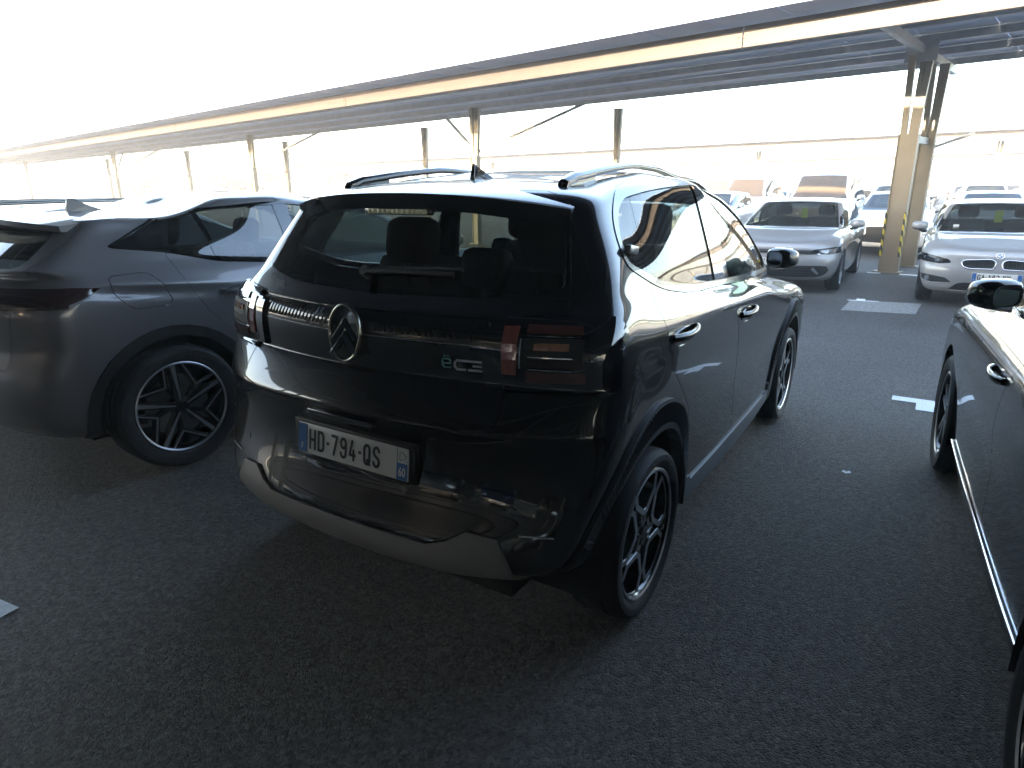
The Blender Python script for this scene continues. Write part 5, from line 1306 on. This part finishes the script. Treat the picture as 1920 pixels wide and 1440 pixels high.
# ------------------------------------------------------------------ cars in the rows behind
def body_slots(root, m_):
    """own paint on a copied car without copying its meshes"""
    for o in [root]+list(root.children_recursive):
        if o.type == 'MESH':
            for sl in o.material_slots:
                if sl.material and sl.material.name in ('proto_paint',): sl.link = 'OBJECT'; sl.material = m_
PP = paint('proto_paint', (.3, .3, .3), dust=.05)
BEIGEG = mat('dusty_beige_glass', (.17, .115, .07), .4)
def front_c(sh, yf, hw):
    return [dict(name='headlight', shapes=[('front', rounded([(.50, .64), (.58, .76), (.90, .78), (.88, .66)], .03, 2), FP)], mat=HEADL, raise_=.0, gap=.002, flange=.01),
            dict(name='grille', shapes=[('front', rounded([(-.1, .30), (.52, .32), (.60, .42), (.42, .50), (.44, .66), (-.1, .68)], .03, 2), FP)], mat=PLAST, side='center', raise_=-.01, gap=0, flange=.008)]
specs = dict(
    hatch=dict(hw=.88, H=1.44, wb=2.55, ro=.66, fo=.80, zb=.98, zh=.82, yc=2.40, yw=1.58, Rt=.31, Rr=.21),
    suv=dict(hw=.92, H=1.64, wb=2.66, ro=.80, fo=.86, zb=1.10, zh=.96, yc=2.52, yw=1.74, zc=1.14, Rt=.35, Rr=.23, yrb=-.58, yrr=-.38),
    saloon=dict(hw=.90, H=1.43, wb=2.80, ro=1.0, fo=.85, zb=.97, zh=.82, yc=2.62, yw=1.72, Rt=.325, Rr=.22, yrb=-.55, yrr=.15, zrr=1.35, tz=.99),
    van=dict(hw=.96, H=1.93, wb=3.0, ro=.90, fo=.86, zb=1.20, zh=1.02, yc=3.02, yw=2.35, zc=1.22, Rt=.34, Rr=.22, yrb=-.82, yrr=-.74, by=1.6),
)
PROTO = {}
for k_, p_ in specs.items():
    o, sh_ = gen_car('parked_'+('van' if k_ == 'van' else 'car'), p_, PP, (0, 0, 0), 0, (58, 46), 'five', False, front=front_c, simple=True, tint=BEIGEG if k_ == 'van' else None)
    for ob in list(o.children):
        if ob.name.startswith(('underbody',)): pass
    PROTO[k_] = o
def join_car(k_, m_):
    """the same car as one light mesh for the far rows"""
    src = PROTO[k_]; V = []; F = []; MI = []; mats = []; src.location = (0, 0, 0); src.rotation_euler = (0, 0, 0); bpy.context.view_layer.update()
    inv = src.matrix_world.inverted()
    for o in src.children_recursive:
        if o.type != 'MESH' or o.name.startswith(('tyre_', 'inner_disc', 'hub', 'brake', 'lug')): continue
        me = o.data; M = inv @ o.matrix_world; b = len(V); V += [tuple(M @ v.co) for v in me.vertices]
        mm = me.materials[0]; mm = m_ if mm.name == 'proto_paint' else mm
        if mm not in mats: mats.append(mm)
        ix = mats.index(mm)
        for p in me.polygons: F.append(tuple(b+i for i in p.vertices)); MI.append(ix)
    me = bpy.data.meshes.new('distant_car'); me.from_pydata(V, [], F)
    for mm in mats: me.materials.append(mm)
    me.polygons.foreach_set('material_index', MI); me.update(); me.set_sharp_from_angle(angle=R(40)); me.polygons.foreach_set('use_smooth', [True]*len(F))
    return me
PAINTS = dict(white=WHITE, silver=SILVER, grey=paint('mid_grey_paint', (.09, .095, .10), metal=.4), black=BLACK, red=paint('red_paint', (.25, .02, .02)), blue=paint('blue_paint', (.03, .07, .20), metal=.3), navy=NAVY)
def near_car(kind, colr, x, y, yaw, label):
    src = PROTO[kind]
    c = src if not src.get('used') else copy_tree(src)
    if c is src: src['used'] = 1
    c.location = (x, y, 0); c.rotation_euler = (0, 0, R(yaw)); body_slots(c, PAINTS[colr]); tag(c, label, 'van' if kind == 'van' else 'car'); c.name = 'parked_van' if kind == 'van' else 'parked_car'
    return c
# meshes for the far rows first, while the originals still stand at the origin
random.seed(11)
FAR = {}
for kc in (('hatch', 'white'), ('hatch', 'silver'), ('suv', 'white'), ('suv', 'grey'), ('saloon', 'black'), ('hatch', 'blue'), ('saloon', 'silver'), ('suv', 'black'), ('van', 'white'), ('hatch', 'red')): FAR[kc] = join_car(kc[0], PAINTS[kc[1]])
# (front bumper y given; cars face the viewer)
def facing(kind, colr, x, yfront, label, yaw=180): p = specs[kind]; return near_car(kind, colr, x, yfront+p['wb']+p['fo'], yaw, label)
facing('van', 'white', -1.35, 17.6, 'white van with a dusty beige windscreen right behind the silver hatchback')
facing('hatch', 'white', .62, 15.4, 'white car with dark windscreen between the silver hatchback and the striped post')
facing('hatch', 'white', -4.35, 17.0, 'white car with dark windscreen seen just over the black hatchback\'s bonnet')
facing('hatch', 'navy', 2.6, 16.2, 'dark blue-grey car right of the striped post, behind the twin-grille hatchback')
facing('suv', 'silver', -7.2, 18.6, 'silver crossover seen low over the roof end of the black hatchback')
facing('saloon', 'grey', 5.4, 16.0, 'grey saloon behind the twin-grille hatchback at the right edge')
facing('suv', 'silver', 2.9, 27.5, 'silver people carrier two rows behind the twin-grille hatchback, beige windscreen')
facing('suv', 'white', 6.0, 27.2, 'white tall car two rows behind, right of the silver people carrier')
# neighbours beside the near cars
q = near_car('hatch', 'navy', -4.9, .1, -5, 'dark blue-grey estate beyond the left coupe, only its roof and rails showing')
for s_ in (1, -1):
    pts = [(s_*.60, -.35+2.5*i/20, 1.425+.045*math.sin(math.pi*i/20)**.5) for i in range(21)]
    mb = MB(); mb.sweep(pts, [(-.018, -.01), (.018, -.01), (.015, .012), (-.015, .012)]); mb.build('roof_rail', SATIN, q)
near_car('suv', 'grey', 4.6, -.2, 4, 'grey crossover parked right of the black car, outside the picture but in its reflections')
for k, (x, kd, cl) in enumerate(((-5.2, 'suv', 'black'), (-2.4, 'hatch', 'grey'), (.5, 'saloon', 'black'), (3.4, 'suv', 'navy'), (6.2, 'hatch', 'silver'))):
    o = bpy.data.objects.new('parked_car', join_car(kd, PAINTS[cl])) if False else None
def far_car(kc, x, y, yaw, label, group):
    o = bpy.data.objects.new('parked_van' if kc[0] == 'van' else 'parked_car', FAR[kc]); COL.objects.link(o); o.location = (x, y, 0); o.rotation_euler = (0, 0, R(yaw)); tag(o, label, 'van' if kc[0] == 'van' else 'car', group); return o
KEYS = list(FAR)
for k in range(7): far_car([('suv', 'black'), ('saloon', 'black'), ('suv', 'grey'), ('hatch', 'blue')][k % 4], -9+2.9*k, -10.5-.1*k, 0, 'dark car in the row behind the viewer, seen only as a reflection', 'cars behind the viewer')
C0_ = Vector((1.59, -2.08, 0))
def px_of(x, y): d = Vector((x, y, 1.2))-Vector((1.59, -2.078, 1.54)); return 960+1222.5*d.dot(_Rt)/d.dot(_Fw)
cnt = 0
ORD = lambda k: ['first', 'second', 'third', 'fourth', 'fifth', 'sixth', 'seventh', 'eighth', 'ninth', 'tenth', 'eleventh', 'twelfth', 'thirteenth', 'fourteenth', 'fifteenth', 'sixteenth', 'seventeenth', 'eighteenth', 'nineteenth', 'twentieth', 'twenty-first', 'twenty-second', 'twenty-third', 'twenty-fourth', 'twenty-fifth', 'twenty-sixth', 'twenty-seventh', 'twenty-eighth', 'twenty-ninth', 'thirtieth'][min(k, 29)]
for ri, yrow in enumerate((23.2, 27.6, 38, 42.5, 53, 57.5, 68, 72.5, 86, 91, 106, 111)):
    x = -60; rk = 0
    while x < 40:
        yy = yrow-.165*(x-.9); u = px_of(x, yy)
        if 1290 < u < 1990 and random.random() < .97 and not (ri < 2 and 1.2 < x < 7.6):
            kc = random.choice(KEYS+[('suv', 'black'), ('saloon', 'black')]+[('hatch', 'white'), ('suv', 'white'), ('hatch', 'silver')])
            far_car(kc, x, yy+3.4+random.uniform(-.3, .3), 180+random.uniform(-2, 2), 'distant %s %s, %s from the left in the %s far row behind the silver cars' % (kc[1], {'suv': 'crossover', 'hatch': 'hatchback'}.get(kc[0], kc[0]), ORD(rk), ORD(ri)), 'cars in the far rows'); cnt += 1; rk += 1
        x += 2.62
    if cnt > 230: break

# ------------------------------------------------------------------ trees
def leaf_mat():
    m, n, l = nodes_of('foliage'); b = n['Principled BSDF']; oi = n.new('ShaderNodeTexCoord'); nz = n.new('ShaderNodeTexNoise'); nz.inputs['Scale'].default_value = .9; nz.inputs['Detail'].default_value = 5
    r_ = n.new('ShaderNodeValToRGB'); r_.color_ramp.elements[0].color = (.010, .018, .002, 1); r_.color_ramp.elements[0].position = .3; r_.color_ramp.elements[1].color = (.045, .034, .003, 1); r_.color_ramp.elements[1].position = .7
    l.new(oi.outputs['Object'], nz.inputs['Vector']); l.new(nz.outputs[0], r_.inputs[0]); l.new(r_.outputs[0], b.inputs['Base Color']); b.inputs['Roughness'].default_value = .6
    return m
LEAF = leaf_mat(); BARK = mat('bark', (.09, .07, .05), .9)
def tree(x, y, h, w, label, seed, name='tree', group=None):
    rnd = random.Random(seed); root = empty(name, (x, y, 0)); tag(root, label, 'tree' if name == 'tree' else 'bush', group)
    if name == 'tree':
        mb = MB(); mb.tube((0, 0, 0), (.1, 0, h*.5), .22, .12, 8)
        for k in range(6):
            a = rnd.uniform(0, 6.28); mb.tube((.06, 0, h*(.28+.04*k)), (w*.4*math.cos(a), w*.4*math.sin(a), h*(.5+.06*k)), .08, .03, 6)
        mb.build('trunk', BARK, root)
    mb = MB(); cl = [(rnd.gauss(0, w*.26), rnd.gauss(0, w*.26), h*rnd.uniform(.35 if name == 'tree' else .1, .95), rnd.uniform(.16, .30)*w) for _ in range(16)]
    for cx, cy, cz, r in cl:
        for _ in range(130):
            a, b_ = rnd.uniform(0, 6.28), math.acos(rnd.uniform(-1, 1)); rr = r*rnd.uniform(.35, 1.1)
            p = Vector((cx+rr*math.cos(a)*math.sin(b_), cy+rr*math.sin(a)*math.sin(b_), cz+rr*.75*math.cos(b_))); s_ = rnd.uniform(.10, .22)*max(1, w/6)
            u = Vector((rnd.gauss(0, 1), rnd.gauss(0, 1), rnd.gauss(0, 1))).normalized(); v = u.cross(Vector((rnd.gauss(0, 1), rnd.gauss(0, 1), 1))).normalized()
            mb.add([p-u*s_, p+v*s_*.6, p+u*s_, p-v*s_*.6], [(0, 1, 2, 3)])
    mb.build('crown', LEAF, root, fix=False)
    return root
tree(-98, 52, 10.5, 7, 'tall yellow-green tree rising above the canopy at the left edge', 1)
tree(-92, 61, 11.0, 8, 'broad yellow-green tree beyond the canopy at the far left', 2)
tree(-80, 53, 5.5, 6, 'round low tree between the leftmost canopy posts', 3)
tree(-78, 62, 7.5, 7, 'loose pale tree showing between the braces of the left canopy', 4)
tree(-66, 60, 7.0, 6, 'small tree just left of the thin canopy post at the left', 5)
tree(-58, 66, 3.6, 6, 'low wide bush behind the roof of the dark grey coupe', 6, 'bush')
tree(-72, 50, 3.2, 7, 'low bush left of the second canopy post from the left', 7, 'bush')
tree(-47, 66, 3.2, 5, 'low bush right of the tall left canopy posts', 8, 'bush')
tree(-88, 48, 4.0, 8, 'dense bush at the left edge behind the estate car roof', 9, 'bush')
tree(-110, 66, 9.0, 9, 'distant tree at the far left behind the others', 10)
mb = MB(); v = []
for i in range(41):
    x = -200+10*i; h_ = 8+1.5*math.sin(i*.7); v += [(x, -70, -.1), (x, -82, h_), (x, -120, h_+2), (x, -150, -.1)]
mb.add(v, [(i*4+j, i*4+j+1, i*4+5+j, i*4+4+j) for i in range(40) for j in range(3)], True); tag(mb.build('added_bank', mat('added_bank_green', (.045, .05, .025), .9, var=.4, vscale=.4)), kind='structure')  # unseen bank, added to darken the horizon in the car's reflections
# dark belt of trees far behind the viewer (reflections only)
for k in range(10): tree(-60+14*k, -62+3*(k % 3), 9, 12, 'tree in the belt behind the viewer, seen only in reflections', 40+k, group='trees behind the viewer')
# ------------------------------------------------------------------ painted markings and a painted sunlit patch, flush with the asphalt
PAINTW = mat('road_paint', (.62, .64, .66), .6, var=.12, vscale=60)
SUNPATCH = mat('painted_sun_patch', (.17, .17, .165), .7, var=.45, vscale=25, bump=.4, bscale=80)  # patch colour imitates a strip of sunlight on the ground
def marking(pts, m_, label, z=.004, cat_='road marking', name='road_marking'):
    mb = MB(); n = len(pts); mb.add([(x, y, z) for x, y in pts], [tuple(range(n))]); return tag(mb.build(name, m_, fix=False), label, cat_)
marking([(1.49, 3.53), (2.08, 3.53), (2.08, 3.41), (1.88, 3.41), (1.88, 3.23), (1.65, 3.23), (1.65, 3.41), (1.49, 3.41)], PAINTW, 'white T-shaped bay mark on the asphalt beside the front wheel of the right-hand black car')
marking([(.66, 8.23), (1.05, 8.29), (1.05, 8.35), (.88, 8.33), (.87, 8.47), (.76, 8.46), (.77, 8.31), (.66, 8.29)], PAINTW, 'small white T-shaped bay mark in front of the gap between the two silver cars', z=.008)
marking([(.68, 7.35), (1.52, 7.50), (1.56, 8.44), (.70, 8.30)], SUNPATCH, 'pale patch of painted sunlight on the asphalt between the two silver cars')
marking([(-1.75, -1.42), (-1.175, -1.345), (-1.185, -1.275), (-1.76, -1.345)], PAINTW, 'white dash of paint at the lower left edge of the view')
marking([(.60, 12.02), (.82, 11.99), (.82, 11.88), (.60, 11.90)], PAINTW, 'short white dash just left of the striped post')
marking([(1.12, 12.0), (1.50, 11.95), (1.50, 11.82), (1.12, 11.86)], PAINTW, 'short white dash just right of the striped post')

marking([(1.335, 1.78), (1.345, 1.80), (1.36, 1.785), (1.375, 1.81), (1.385, 1.775), (1.36, 1.755)], PAINTW, 'tiny white paint splash on the asphalt left of the right-hand black car')
# ------------------------------------------------------------------ haze volume added to stand in for lens glare
hz = bpy.data.materials.new('glare_haze'); hz.use_nodes = True; hn = hz.node_tree.nodes; hn.remove(hn['Principled BSDF'])
pv = hn.new('ShaderNodeVolumePrincipled'); pv.inputs['Color'].default_value = (1, .985, .96, 1); pv.inputs['Density'].default_value = GLARE_HAZE; pv.inputs['Anisotropy'].default_value = 0
hz.node_tree.links.new(pv.outputs[0], hn['Material Output'].inputs['Volume'])
mb = MB(); mb.box((0, 0, 6), (830, 830, 14)); tag(mb.build('glare_haze', hz), kind='stuff')
